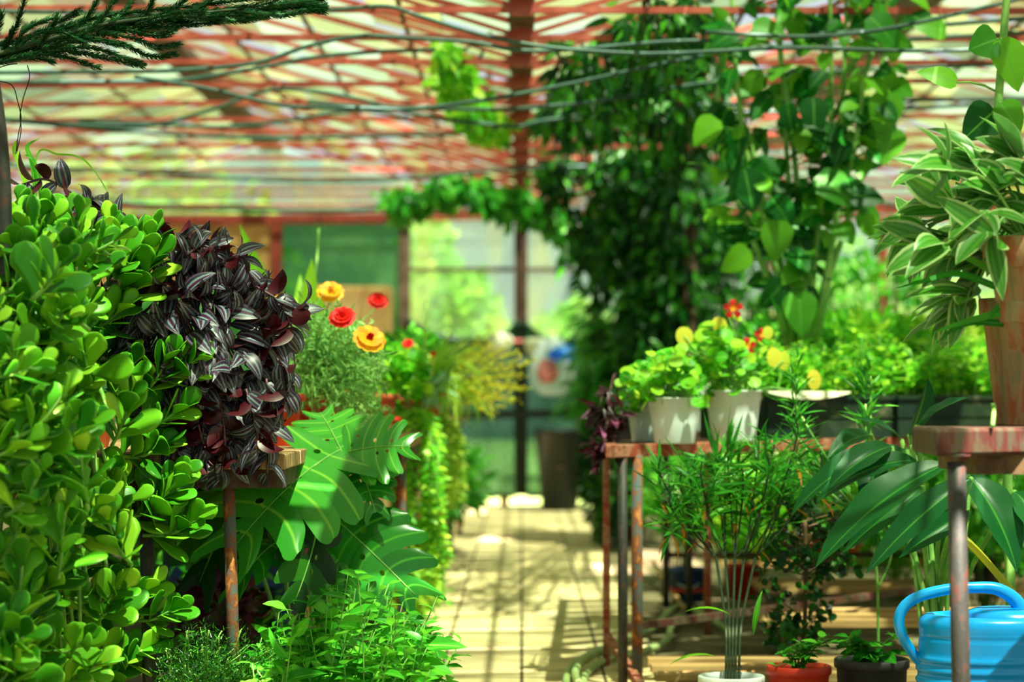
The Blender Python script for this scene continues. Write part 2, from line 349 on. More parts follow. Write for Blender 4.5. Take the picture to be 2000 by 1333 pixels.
def tilemat():
    m, t, out = nodes('path_tiles'); tc = N(t, 'ShaderNodeTexCoord'); mp = N(t, 'ShaderNodeMapping')
    t.links.new(tc.outputs['Object'], mp.inputs[0])
    br = N(t, 'ShaderNodeTexBrick', offset=0.0, squash=1.0)
    br.inputs['Scale'].default_value = 1.0; br.inputs['Brick Width'].default_value = .24; br.inputs['Row Height'].default_value = .62
    br.inputs['Mortar Size'].default_value = .006; br.inputs['Mortar Smooth'].default_value = .3
    br.inputs['Color1'].default_value = (*S(228,205,152), 1); br.inputs['Color2'].default_value = (*S(212,192,146), 1); br.inputs['Mortar'].default_value = (*S(80,66,44), 1)
    t.links.new(mp.outputs[0], br.inputs['Vector'])
    no = N(t, 'ShaderNodeTexNoise', i_Scale=5, i_Detail=8); t.links.new(tc.outputs['Object'], no.inputs['Vector'])
    st = ramp(t, no.outputs[0], [(.3, S(165,150,115)), (.6, (1,1,1))])
    mx = N(t, 'ShaderNodeMix', data_type='RGBA', blend_type='MULTIPLY'); mx.inputs[0].default_value = .6
    t.links.new(br.outputs[0], mx.inputs[6]); t.links.new(st, mx.inputs[7])
    p = N(t, 'ShaderNodeBsdfPrincipled', i_Roughness=.85); t.links.new(mx.outputs[2], p.inputs['Base Color'])
    b = N(t, 'ShaderNodeBump', i_Strength=.4, i_Distance=.01); t.links.new(no.outputs[0], b.inputs['Height']); t.links.new(b.outputs[0], p.inputs['Normal'])
    t.links.new(p.outputs[0], out.inputs[0]); MAT['path_tiles'] = m
tilemat()
solid('ground_in', S(88,76,50), S(128,114,82), scale=4, rough=.95, bump=.4)
M = MAT

# ================================================================ THE SETTING
WALL_D = 16.7; GUT = 2.15; TIE = 2.10; RISE = .50; HALF = 1.82; PITCH = .6
def struct(mb, name, mats, label, cat='building part', parent=None, **kw):
    o = mb.build(name, mats, parent, **kw)
    if parent is None: tag(o, label, cat, None, 'structure')
    return o
mb = MB(); box(mb, -.52, -1, -.05, .42, WALL_D+.25, 0.0)
struct(mb, 'floor', M['path_tiles'], 'pale concrete tile path running down the middle of the greenhouse', 'path', smooth=False)
mb = MB(); box(mb, -4.2, -1, -.12, -.525, WALL_D, -.012); box(mb, .425, -1, -.12, 4.2, WALL_D, -.012)
struct(mb, 'floor_sides', M['ground_in'], 'dusty concrete ground under the benches on both sides of the path', 'floor', smooth=False)
mb = MB(); box(mb, -16, WALL_D+.26, -.15, 16, 42, -.03)
struct(mb, 'ground_outside', M['ground_out'], 'sunlit grassy ground outside the far doors', 'ground', smooth=False)

# glass roof: two spans with a valley gutter over the path
mb = MB()
def slope_pt(X): 
    a = abs(X) % (2*HALF); a = a if a <= HALF else 2*HALF-a
    return GUT + .03 + RISE*a/HALF
for k in range(4):
    x0 = -2*HALF + k*HALF; ns = 6
    for i in range(ns):
        xa, xb = x0+HALF*i/ns, x0+HALF*(i+1)/ns
        for j in range(int((WALL_D+1.4)/PITCH)):
            if R.rand() < .04: continue
            ya = WALL_D - (j+1)*PITCH; yb = ya+PITCH-.015
            za, zb = slope_pt(xa+1e-6), slope_pt(xb-1e-6)
            dz = R.uniform(-.02, .02); dz2 = R.uniform(-.02, .02)
            v = [(xa, ya, za+dz), (xb, ya, zb+dz2), (xb, yb, zb+dz), (xa, yb, za+dz2)]
            mb.add(v + [(a, b, c+.004) for a, b, c in v], [(0,1,2,3), (7,6,5,4), (0,4,5,1), (1,5,6,2), (2,6,7,3), (3,7,4,0)])
struct(mb, 'ceiling', M['roof_glass'], 'sloping greenhouse roof of overlapping mossy whitewashed glass panes', 'roof', smooth=False)

# trusses (one each 0.6 m)
tn = 1
for j in range(0, 24):
    y = WALL_D - .08 - j*PITCH
    if y < 2.5: continue
    mb = MB(); jt = R.uniform(-.02, .02)
    beam(mb, (-2*HALF, y, TIE+jt), (2*HALF, y, TIE-jt), .020, .021)
    for s in (-1, 1):
        beam(mb, (0, y, GUT), (s*HALF, y, GUT+RISE), .012, .022)
        beam(mb, (s*2*HALF, y, GUT), (s*HALF, y, GUT+RISE), .010, .012)
        beam(mb, (s*.02, y, TIE+.01), (s*.62, y, GUT+.15), .015, .015)
        beam(mb, (s*HALF, y, TIE), (s*HALF, y, GUT+RISE), .018, .018)
    box(mb, -.035, y-.012, TIE-.02, .035, y+.012, TIE+.035)
    beam(mb, (0, y, TIE), (0, y, GUT), .02, .02)
    struct(mb, 'trim_%d' % tn, M['truss_red'], 'thin red metal roof truss spanning across the greenhouse', 'roof truss', loc=(0, y, TIE), smooth=False)
    bpy.data.objects['trim_%d' % tn]['group'] = 'red roof trusses'; tn += 1
# gutter, ridges, purlins
mb = MB(); box(mb, -.045, -1, GUT-.005, .045, WALL_D, GUT+.05)
struct(mb, 'trim_%d' % tn, M['frame_brown'], 'dark red valley gutter running overhead above the path', 'gutter', smooth=False); tn += 1
for s in (-1, 1):
    mb = MB(); box(mb, s*HALF-.08, -1, GUT+RISE-.06, s*HALF+.08, WALL_D, GUT+RISE-.01)
    for q in range(1, 4):
        a = HALF*q/4
        beam(mb, (s*a, -1, slope_pt(a)-.04), (s*a, WALL_D, slope_pt(a)-.04), .016, .016)
        beam(mb, (s*(2*HALF-a), -1, slope_pt(a)-.04), (s*(2*HALF-a), WALL_D, slope_pt(a)-.04), .016, .016)
    struct(mb, 'trim_%d' % tn, M['frame_brown'], 'dark ridge beam and purlins under the %s roof span' % ('left' if s < 0 else 'right'), 'roof beam', smooth=False); tn += 1

# far end wall
def wx(px): return (px-CX)/F*WALL_D
def wz(py): return EYE+(HY-py)/F*WALL_D
mb = MB()
beam(mb, (wx(30), WALL_D, wz(431)), (wx(786), WALL_D, wz(426)), .06, .075)
beam(mb, (wx(786), WALL_D, wz(424)), (wx(2010), WALL_D, wz(402)), .06, .06)
for px, wd in ((40, .07), (540, .075), (1245, .07), (1500, .05), (1725, .06), (1985, .07)):
    beam(mb, (wx(px), WALL_D+.005, 0), (wx(px), WALL_D+.005, wz(425)), wd, .06, up=(0,1,0))
struct(mb, 'wall_back', M['frame_red'], 'red metal frame of the far end wall with posts and top beam', 'wall frame', smooth=False)
def pane(name, px0, py0, px1, py1, mat, label, dd=.01, cat='glass pane'):
    mb = MB(); box(mb, wx(px0), WALL_D+dd, wz(py1), wx(px1), WALL_D+dd+.005, wz(py0))
    return struct(mb, name, mat, label, cat, smooth=False)
pane('window_1', 40, 435, 536, 560, M['tan_panel'], 'tan opaque panel in the upper left of the far end wall')
pane('window_2', 545, 430, 782, 600, M['wall_glass_green'], 'green netted glass pane between the red post and the doors')
pane('window_3', 40, 560, 536, 985, M['wall_glass_green'], 'lower green glass left of the red post in the far wall')
pane('window_4', 1250, 410, 1495, 985, M['wall_glass'], 'hazy glass right of the doors behind the dark climber')
pane('window_5', 1503, 404, 1720, 985, M['wall_glass'], 'hazy glass pane of the far wall behind the tall leafy plant')
pane('window_6', 1730, 402, 1980, 985, M['wall_glass'], 'hazy bright glass pane at the right end of the far wall')
pane('window_7', 545, 600, 782, 985, M['wall_glass_green'], 'lower green glass between the red post and the doors')
# gables above the tie beam
for k, (s, mat, what) in enumerate(((-1, 'wall_glass', 'left'), (1, 'wall_glass', 'right'))):
    mb = MB(); y = WALL_D+.012
    v = [(0, y, TIE), (s*2*HALF, y, TIE), (s*2*HALF, y, GUT), (s*HALF, y, GUT+RISE), (0, y, GUT)]
    v2 = [(a, b+.005, c) for a, b, c in v]
    mb.add(v+v2, [(0,1,2,2), (0,2,3,3), (0,3,4,4), (7,6,5,5), (8,7,5,5), (9,8,5,5)])
    struct(mb, 'window_%d' % (8+k), M[mat], 'glass gable above the beam of the %s roof span' % what, 'gable', smooth=False)
for k, s in enumerate((-1, 1)):
    mb = MB(); X = s*3.75
    box(mb, X-.004, -1, .5, X+.004, WALL_D, GUT)
    o = struct(mb, 'wall_%s' % ('left' if s < 0 else 'right'), M['wall_glass'], 'long hazy glass side wall on the %s' % ('left' if s < 0 else 'right'), 'wall', smooth=False)
    mb2 = MB(); box(mb2, X-.08, -1, -.01, X+.08, WALL_D, .5)
    for j in range(15): box(mb2, X-.03, WALL_D-.1-j*1.2, .5, X+.03, WALL_D-.05-j*1.2, GUT)
    struct(mb2, 'frame', M['frame_brown'], None, parent=o, smooth=False)

# double door
def door(name, x0, x1, label, hinge):
    root = thing(name, label, 'door', (wx((x0+x1)/2), WALL_D, wz(972))); root['kind'] = 'structure'
    mb = MB(); t = .035
    X0, X1 = wx(x0), wx(x1); Z0, Z1, ZM = wz(968), wz(415), wz(527)
    for X in (X0+t/2, X1-t/2): beam(mb, (X, WALL_D-.02, Z0), (X, WALL_D-.02, Z1), t, .04, up=(0,1,0))
    for Z in (Z0, ZM, Z1, wz(668), wz(812)): beam(mb, (X0+t, WALL_D-.02, Z), (X1-t, WALL_D-.02, Z), .03, .03)
    mb.build('frame', M['frame_brown'], root, smooth=False)
    mb = MB(); box(mb, X0+t, WALL_D-.012, ZM+.015, X1-t, WALL_D-.007, Z1); mb.build('upper_pane', M['wall_glass'], root, smooth=False)
    mb = MB(); box(mb, X0+t, WALL_D-.012, Z0+.01, X1-t, WALL_D-.007, ZM-.015); mb.build('lower_pane', M['wall_glass'], root, smooth=False)
    mb = MB(); c = (x0+x1)/2; fx = wx(985) if hinge < 0 else wx(1065)
    beam(mb, (fx, WALL_D-.02, .0), (fx, WALL_D-.02, Z0-.015), .06, .035, up=(0,1,0)); mb.build('foot', M['frame_red'], root, smooth=False)
    return root
door('door_1', 792, 1014, 'left leaf of the brown framed glass double door', -1)
door('door_2', 1021, 1243, 'right leaf of the brown framed glass double door', 1)
mb = MB(); beam(mb, (wx(786), WALL_D-.01, 0), (wx(786), WALL_D-.01, wz(425)), .05, .06, up=(0,1,0)); 
beam(mb, (wx(1017), WALL_D+.012, wz(968)), (wx(1017), WALL_D+.012, wz(415)), .05, .02, up=(0,1,0))
struct(mb, 'door_frame', M['frame_brown'], 'weathered brown post on the hinge side of the left door leaf', 'door frame', smooth=False)
# shade net behind the lower door
def net(name, x0, x1, label, tops, dd, y0=968):
    mb = MB(); n = 40; xs = np.linspace(x0, x1, n)
    tz = np.interp(xs, [a for a, b in tops], [b for a, b in tops])
    v = []; 
    for k in range(9):
        f = k/8
        for x, ty in zip(xs, tz): v.append((wx(x), WALL_D+dd+.015*math.sin(x*.09+k), wz(ty+(y0-ty)*f)))
    v = np.array(v); idx = np.arange(9*n).reshape(9, n)
    f = np.stack([idx[:-1, :-1], idx[:-1, 1:], idx[1:, 1:], idx[1:, :-1]], -1).reshape(-1, 4)
    mb.add(v, f); 
    tube(mb, [(wx(x), WALL_D+dd, wz(ty)) for x, ty in zip(xs, tz)], .03, 6)
    o = mb.build(name, M['net'], loc=(wx((x0+x1)/2), WALL_D+dd, wz(y0))); return tag(o, label, 'shade net')
net('shade_net', 796, 1013, 'dark green shade net hanging over the lower left door leaf', [(796, 628), (840, 655), (900, 668), (985, 664), (1013, 630)], -.065)
net('shade_net', 1021, 1240, 'dark green shade net hanging over the lower right door leaf', [(1021, 632), (1045, 655), (1090, 672), (1160, 662), (1240, 655)], -.065)
mb = MB(); beam(mb, (wx(800), WALL_D-.10, wz(812)), (wx(1240), WALL_D-.10, wz(806)), .02, .06)
struct(mb, 'trim_%d' % tn, M['bin_dark'], 'dark horizontal rail across the lower part of the doors', 'rail', smooth=False); tn += 1

# ================================================================ helpers for plants and pots
def pot_profile(rt, rb, h, rim=.02, rw=.008, wall=.005):
    return [(0, 0), (rb*.96, 0), (rb, .004), (rt-rw*.4, h-rim-.003), (rt+rw*.3, h-rim), (rt+rw, h-rim+.003), (rt+rw, h-.002), (rt+rw-.002, h), (rt-wall, h), (rt-wall-.003, h-.012), (rt-wall-.006, h*.8), (rb-wall, .01), (0, .01)]
def add_pot(root, c, rt, rb, h, mat, rim=.02, rw=.008, ribs=0, tilt=None, name='pot'):
    mb = MB(); lathe(mb, c, pot_profile(rt, rb, h, rim, rw), 40, tilt=tilt)
    o = mb.build(name, mat, root)
    mb = MB(); lathe(mb, (c[0], c[1], c[2]), [(0, h*.86), (rt*.5, h*.87), (rt*.88, h*.84), (rt*.88, h*.80)], 24, tilt=tilt)
    mb.build('soil', M['soil'], root); return o
def curve_stem(a, b, sag=.0, k=5, side=(0,0,0)):
    a = np.array(a, float); b = np.array(b, float); t = np.linspace(0, 1, k)[:, None]
    return a*(1-t)+b*t + np.sin(t*PI)*np.array((0, 0, sag)) + np.sin(t*PI)*np.array(side)
def foliage(c, r, n, L, W, mat, root, kind='ovate', up=.4, droop=.6, lo=.3, name='foliage', fold=.25, rows=5, zmin=None, jit=.5, cutbox=None, thick=0, facing=(0, -.2, .8), wave=0):
    p, d = ell(n, c, r, lo)
    dd = unit(d*np.array((1, 1, .6)) + np.array((0, 0, up)) + jit*R.randn(n, 3))
    if zmin is not None:
        k = p[:, 2] > zmin; p, dd = p[k], dd[k]
    n = len(p)
    nr = unit(np.array(facing) + .55*R.randn(n, 3))
    mb = MB(); s = R.uniform(.65, 1.2, n)
    leafset(mb, p, dd, nr, L*s, W*s, droop*R.uniform(.3, 1.4, n), kind, rows=rows, fold=fold, thick=thick, wave=wave)
    return mb.build(name, mat, root)
def stems(base, c, r, n, rad, mat, root, name='stems'):
    mb = MB(); p, d = ell(n, c, np.array(r)*.85, .3)
    for q in p:
        b = np.array(base)+np.array((R.uniform(-.04, .04), R.uniform(-.04, .04), 0))
        tube(mb, curve_stem(b, q, .03, 5, (R.uniform(-.03, .03), R.uniform(-.03, .03), 0)), np.linspace(rad, rad*.4, 5), 5)
    return mb.build(name, mat, root)
def shrub(name, label, cat, base, c, r, n, L, W, mat, kind='ovate', pot=None, nst=14, srad=.004, smat='stem_green', group=None, **kw):
    root = thing(name, label, cat, base, group)
    zb = base[2]
    if pot:
        rt, rb, h, pm = pot; add_pot(root, base, rt, rb, h, M[pm]); zb = base[2]+h*.86
    stems((base[0], base[1], zb), c, r, nst, srad, M[smat], root)
    foliage(c, r, n, L, W, M[mat], root, kind, **kw)
    return root

# ================================================================ BENCHES
def pipe_leg(root, a, b, r, mat, name='leg'):
    mb = MB(); tube(mb, [a, ((a[0]+b[0])/2, (a[1]+b[1])/2, (a[2]+b[2])/2), b], r, 16); return mb.build(name, mat, root)

# left wooden bench
LB_H = .69
root = thing('plant_bench', 'short wooden-topped bench on rusty pipe legs holding the purple striped plant', 'bench', (-1.0, 5.7, 0)); LEFT_BENCH = root
mb = MB()
for k in range(8):
    x0 = -1.75+k*.1555; box(mb, x0, 4.98, LB_H-.034, x0+.150, 6.5, LB_H)
mb.build('tabletop', M['wood'], root, smooth=False, bevel=.003)
mb = MB(); beam(mb, (-1.75, 5.02, LB_H-.055), (-.52, 5.02, LB_H-.055), .04, .04); beam(mb, (-.55, 5.0, LB_H-.055), (-.53, 6.45, LB_H-.055), .04, .04)
mb.build('frame', M['rust_dark'], root, smooth=False)
pipe_leg(root, P(284, 930, 4.98), (P(300, 1333, 4.98).x+.012, 4.9, 0), .0155, M['pipe_grey'])
a = P(446, 905, 5.04); pipe_leg(root, a, (a.x+.02, 5.04, 0), .0135, M['pipe_rust'])
pipe_leg(root, (-.60, 6.3, LB_H-.06), (-.59, 6.3, 0), .016, M['pipe_rust']); pipe_leg(root, (-1.6, 6.3, LB_H-.06), (-1.59, 6.3, 0), .016, M['pipe_rust'])
root = thing('plant_bench', 'long wooden bench crowded with flower pots, running on to the doors left of the path', 'bench', (-1.0, 10.0, 0))
mb = MB()
for k in range(9):
    x0 = -1.75+k*.1575; box(mb, x0, 6.62, LB_H-.034, x0+.152, 13.6, LB_H)
mb.build('tabletop', M['wood'], root, smooth=False, bevel=.003)
mb = MB(); beam(mb, (-.37, 6.66, LB_H-.055), (-.37, 13.5, LB_H-.055), .04, .04); beam(mb, (-1.75, 6.66, LB_H-.056), (-.39, 6.66, LB_H-.056), .04, .04)
mb.build('frame', M['rust_dark'], root, smooth=False)
for d, x in ((6.9, -.365), (8.0, -.37), (9.8, -.37), (11.6, -.37), (13.3, -.37), (6.9, -1.6), (9.8, -1.6), (13.3, -1.6)):
    pipe_leg(root, (x, d, LB_H-.06), (x+.01, d, 0), .016, M['pipe_rust'])

# right bench: its front edge runs back to the right
RB_H = .68
A, B = np.array((.245, 6.3)), np.array((1.55, 7.9)); D_, C_ = np.array((.33, 8.95)), np.array((1.95, 9.3))
root = thing('plant_bench', 'rusty red metal bench with white pots and green trough right of the path', 'bench', (.9, 7.8, 0)); RIGHT_BENCH = root
mb = MB()
for k in range(12):
    f0, f1 = k/12, (k+.58)/12
    if k == 0: f1 = .08
    lerp = lambda p_, q_, t_: p_*(1-t_)+q_*t_
    q = [lerp(A, D_, f0), lerp(B, C_, f0), lerp(B, C_, f1), lerp(A, D_, f1)]
    v = [(x, y, RB_H-.014) for x, y in q]+[(x, y, RB_H-.001) for x, y in q]
    mb.add(v, [(3,2,1,0), (4,5,6,7), (0,1,5,4), (1,2,6,5), (2,3,7,6), (3,0,4,7)])
mb.build('tabletop', M['rust_dark'], root, smooth=False)
mb = MB()
beam(mb, (*A, RB_H-.017), (*B, RB_H-.017), .03, .036); beam(mb, (*A, RB_H-.018), (*D_, RB_H-.018), .03, .036)
mb.build('edge_rail', M['rust_red'], root, smooth=False, bevel=.003)
for (x, d, r, m) in ((.256, 6.95, .011, 'rust_red'), (.278, 6.34, .0135, 'pipe_grey'), (.32, 6.38, .0155, 'pipe_rust'), (.555, 8.85, .014, 'pipe_grey'), (.60, 8.25, .012, 'pipe_grey'), (.63, 7.8, .013, 'rust_red'), (1.5, 7.95, .016, 'rust_red'), (1.88, 9.2, .014, 'rust_red')):
    pipe_leg(root, (x, d, RB_H-.03), (x, d, 0), r, M[m])
mb = MB(); beam(mb, (.256, 6.95, .09), (.32, 6.2, .035), .022, .022); mb.build('brace', M['rust_red'], root, smooth=False)
for a_, b_ in (((.29, 6.5, .16), (1.5, 7.95, .16)), ((.56, 8.86, .20), (1.9, 8.9, .20))):
    mb = MB(); beam(mb, a_, b_, .02, .02); mb.build('stretcher', M['rust_dark'], root, smooth=False)
# low slatted shelves beneath
for (d0, d1, z, lab, xa, xb) in ((6.2, 6.75, .065, 'slatted pallet boards on the floor just behind the three front floor pots', .36, 1.9), (7.1, 7.65, .12, 'low board shelf under the right bench, nearest the camera', .75, 2.2), (8.2, 8.7, .13, 'low board shelf under the right bench, behind the nearest board', .85, 2.3), (9.3, 9.9, .14, 'low board shelf deep under the right bench holding the white bowl', .8, 2.5)):
    t = thing('low_shelf', lab, 'shelf', ((xa+xb)/2, (d0+d1)/2, 0))
    mb = MB()
    for k in range(3):
        w_ = (d1-d0)/3; box(mb, xa, d0+k*w_, z-.02, xb, d0+k*w_+w_*.42, z)
    mb.build('board', M['board'], t, smooth=False)
    for X in (xa+.1, xb-.1):
        mb = MB(); box(mb, X-.04, d0, 0, X+.04, d1-.10, z-.021); mb.build('support', M['frame_brown'], t, smooth=False)

# near right table
root = thing('plant_table', 'rusty flaking red table corner at the right edge nearest the camera', 'table', P(1950, 838, 4.1)*1); ORG[root.name] = Vector((1.0, 4.2, 0)); root.location = (1.0, 4.2, 0)
a0 = P(1827, 838, 3.97); TZ = a0.z
a = np.array((a0.x, 3.97)); b = np.array((a0.x+.75, 4.55)); c = np.array((a0.x+.75, 4.90)); d = np.array((a0.x+.02, 4.33))
mb = MB(); v = [(x, y, z) for z in (TZ-.048, TZ) for x, y in (a, b, c, d)]
mb.add(v, [(3,2,1,0), (4,5,6,7), (0,1,5,4), (1,2,6,5), (2,3,7,6), (3,0,4,7)]); mb.build('tabletop', M['rust_dark'], root, smooth=False, bevel=.006)
mb = MB(); s0 = P(1910, 893, 4.1); box(mb, s0.x, 4.12, TZ-.084, s0.x+.5, 4.5, TZ-.049); mb.build('under_board', M['stem_brown'], root, smooth=False)
g = P(1866, 895, 4.02); pipe_leg(root, (g.x, 4.02, TZ-.045), (g.x+.012, 4.02, 0), .0165, M['pipe_grey'])
pipe_leg(root, (g.x+.65, 4.6, TZ-.045), (g.x+.65, 4.6, 0), .0165, M['pipe_grey'])
mb = MB(); lathe(mb, (g.x, 4.02, TZ-.058), [(.017, 0), (.024, .008), (.026, .012), (0, .012)], 16); mb.build('collar', M['rust_dark'], root)
TABLE_Z = TZ

# ================================================================ CABLES
def cable(pts, d0, d1, label, r=.011, mat='cable'):
    n = len(pts); p = [P(x, y, d0+(d1-d0)*(x+100)/2200) for x, y in pts]
    mb = MB(); tube(mb, smooth_path(p, 6), r, 6)
    o = mb.build('cable', M[mat], loc=p[0]); return tag(o, label, 'cable', 'cables slung under the glass roof')
cabs = [
 ([(-60,18),(200,22),(420,26),(650,16),(755,10),(825,31),(930,63),(1017,82),(1105,94),(1245,103),(1350,101),(1550,92),(1800,98),(2060,90)], 9.6, 'dark cable sagging across the top of the roof space'),
 ([(-60,140),(190,138),(350,135),(500,120),(600,88),(700,68),(800,72),(920,80),(1050,98),(1300,80),(1500,72),(2060,30)], 10.0, 'cable crossing over the uppermost cable near the valley gutter'),
 ([(-60,158),(175,158),(350,154),(490,133),(600,112),(720,100),(850,95)], 10.4, 'cable running level on the left and rising towards the gutter'),
 ([(260,148),(333,159),(420,175),(525,200),(595,208),(700,210),(790,212),(860,206),(965,191),(1035,178),(1140,157),(1350,112),(1500,90),(2060,60)], 11.0, 'long cable dipping left of the gutter and climbing to the right'),
 ([(600,198),(700,206),(825,210),(965,213),(1070,206),(1175,196),(1350,165),(1600,140),(2060,120)], 11.4, 'cable just below the long dipping cable, nearly level over the path'),
 ([(-60,225),(120,240),(280,245),(420,210),(508,178),(577,173),(700,192),(830,225),(1000,246),(1070,234),(1350,205),(2060,190)], 11.8, 'wavy cable humping up left of the ridge and sinking over the path'),
 ([(150,235),(315,241),(437,247),(560,234),(700,214),(800,230)], 12.0, 'short cable sagging under the left ridge beam'),
 ([(-60,228),(245,254),(500,268),(755,264),(895,259),(1000,245)], 12.4, 'cable hanging nearly straight under the left roof slope'),
 ([(-60,318),(150,330),(330,338),(560,352),(760,350),(1000,330),(1400,318)], 14.0, 'cable low over the far end left of the vine garland'),
 ([(60,366),(260,398),(450,408),(700,410),(900,380)], 14.6, 'pale cable sagging just above the red beam of the far wall'),
 ([(1380,60),(1560,70),(1700,60),(1850,30),(2060,-20)], 8.6, 'dark cable rising to the upper right corner behind the tall plant'),
 ([(1300,215),(1500,218),(1700,214),(1900,205),(2060,200)], 12.6, 'cable running level behind the tall leafy plant'),
 ([(1500,380),(1640,390),(1750,400),(1900,430)], 14.8, 'low cable behind the tall plant dropping to the right'),
]
for p_, d_, lab in cabs:
    d_ = min((TIE-.03-EYE)*F/(HY-max(0, min(q_[1] for q_ in p_))), WALL_D-1)
    cable(p_, d_, d_, lab, r=px2m(4.5, d_))

# ================================================================ SUCCULENT BUSH (front left)
base = (-1.12, 5.2, LB_H)
root = thing('jade_plant', 'big light green succulent bush with spoon-shaped leaves filling the left edge', 'succulent', base)
add_pot(root, base, .15, .11, .2, M['terracotta'])
prof_x = [(300,0),(400,190),(440,280),(480,310),(540,240),(600,270),(660,300),(700,360),(760,340),(820,310),(870,330),(930,335),(1000,360),(1060,300),(1110,290),(1180,320),(1230,300),(1290,270),(1340,230),(1400,200)]
mbL, mbS = MB(), MB()
def twig(tip, dirv, n, L, stem_len):
    """a shoot whose upper part carries crowded spoon leaves"""
    dirv = unit(dirv); tip = np.array(tip); b = tip - dirv*stem_len*.9 + np.array((0, 0, -.35*stem_len*.0))
    pts = smooth_path([b, b*.45+tip*.55+np.array((0, 0, -.018)), tip], 4)
    tube(mbS, pts, np.linspace(.0045, .0028, len(pts)), 6)
    t = np.linspace(.12, 1, n); pos = np.array([np.interp(t, np.linspace(0, 1, len(pts)), pts[:, k]) for k in range(3)]).T
    ang = np.arange(n)*2.4 + R.rand()*6
    ref = np.array((0, 0, 1.0)); u = unit(np.cross(dirv, ref)+1e-3); v = np.cross(u, dirv)
    rad = np.cos(ang)[:, None]*u + np.sin(ang)[:, None]*v
    opn = np.linspace(1.1, .35, n)[:, None]
    d = unit(rad*opn + dirv*(1.1-.5*opn) + np.array((0, 0, .28)))
    ls = L*np.linspace(1.0, .62, n)*R.uniform(.8, 1.15, n)
    leafset(mbL, pos, d, dirv[None]*.8+np.array((0, -.35, .5))-rad*.1+.25*R.randn(n, 3), ls, ls*.60, R.uniform(-.35, .45, n), 'spoon', rows=7, fold=.12, thick=.045)
for i in range(215):
    py = R.uniform(400, 1400); xm = np.interp(py, [a for a, b in prof_x], [b for a, b in prof_x])
    px = xm - 68 - (R.rand()**.9)*(xm+60); d = R.uniform(4.05, 4.75) if px < xm-120 else R.uniform(4.5, 4.95)
    if i < 60: px -= 25; d = R.uniform(4.9, 5.02)
    if py < 470: px = R.uniform(-40, xm-60); d = R.uniform(4.5, 4.9)
    tip = P(px, py, d); side = R.uniform(-.2, 1.0)
    dirv = np.array((side, R.uniform(-.9, .2), R.uniform(.0, .8)))
    twig(tip, dirv, R.randint(8, 12), R.uniform(.078, .105), .15)
hand = [(300,505,.6,.6),(385,700,1,.35),(330,700,.8,.8),(350,800,1,.3),(320,870,1,.15),(385,1010,1,.35),(330,960,.9,.5),(350,930,.9,.8),(340,1190,1,.15),(290,1150,.9,.4),(280,1270,1,.25),(240,1300,.8,.5),(255,470,.3,1),(300,450,.35,1),(215,440,.1,1),(150,430,.1,1),(60,440,-.2,1),(240,600,.9,.4),(110,640,.7,.7),(90,560,.4,.9),(200,980,.8,.6),(100,940,.8,.4),(130,1110,.7,.4),(60,1180,.4,.8),(190,1300,.9,.3)]
for px, py, sx, sz in hand: twig(P(px, py, 4.9 if px > 200 else 4.45), np.array((sx, -.35, sz)), 12, .098, .15)
for i in range(70):                                  # woody branches from the pot to the shoots
    py = R.uniform(450, 1350); xm = np.interp(py, [a for a, b in prof_x], [b for a, b in prof_x])
    q = P(R.uniform(-60, xm-90), py, R.uniform(4.5, 4.9)); top = np.array((base[0]+R.uniform(-.1, .1), base[1]-.05, base[2]+.17))
    mid = np.array((q.x*.6+top[0]*.4, 4.85, max(top[2], q.z)+R.uniform(.0, .1)))
    pts = smooth_path([top, mid, q], 5); tube(mbS, pts, np.linspace(.008, .004, len(pts)), 6)
mbL.build('foliage', M['jade'], root); mbS.build('stems', M['stem_green'], root)

# ================================================================ PURPLE ZEBRA MOUND
base = tuple(P(440, 885, 5.3)); base = (base[0], 5.3, LB_H)
root = thing('wandering_dude_plant', 'purple and silver striped trailing plant spilling over the wooden bench edge', 'trailing plant', base)
add_pot(root, base, .10, .075, .13, M['terracotta'])
mbL, mbS = MB(), MB()
cz = P(385, 668, 5.12)
def zleaf(p, d, n, L): 
    k = len(p); leafset(mbL, p, d, n, L, L*.46, R.uniform(.5, 1.9, k), 'ovate', rows=8, fold=.3)
n = 560
d_ = rdir(n*3); d_ = d_[(d_[:, 1] < .35)][:n]
k_ = .62+.38*R.rand(len(d_))**.5
rr = np.array((.175, .20, .215))
p = np.array(cz)+d_*k_[:, None]*rr
# outline: narrow towards the upper left, wide at the middle right, trailing below
p[:, 0] -= np.clip((p[:, 2]-cz.z)/.26, 0, 1)*.05
dd = unit(d_*np.array((1, .8, .35)) + np.array((.15, -.15, -.35)) + .35*R.randn(len(p), 3))
zleaf(p, dd, unit(d_+np.array((0, -.3, .6))+.3*R.randn(len(p), 3))*np.where(R.rand(len(p)) < .30+.35*(p[:, 2] > cz.z+.06), -1, 1)[:, None], R.uniform(.062, .098, len(p)))
def ztrail(pts_px, d, m, L=.07):
    pts = smooth_path([P(x, y, d) for x, y in pts_px], 6); tube(mbS, pts, .0028, 5)
    t = np.linspace(.05, 1, m); pos = np.array([np.interp(t, np.linspace(0, 1, len(pts)), pts[:, k]) for k in range(3)]).T
    tg = unit(np.gradient(pos, axis=0)); alt = np.where(np.arange(m) % 2, 1, -1)[:, None]
    sd = unit(np.cross(tg, (0, -1, .2)))
    dr = unit(tg*.6 + sd*alt*.9 + np.array((0, -.2, -.2))+.2*R.randn(m, 3))
    zleaf(pos, dr, (np.array((0, -.7, .7))+.4*R.randn(m, 3))*np.where(R.rand(m) < .35, -1, 1)[:, None], L*R.uniform(.75, 1.25, m))
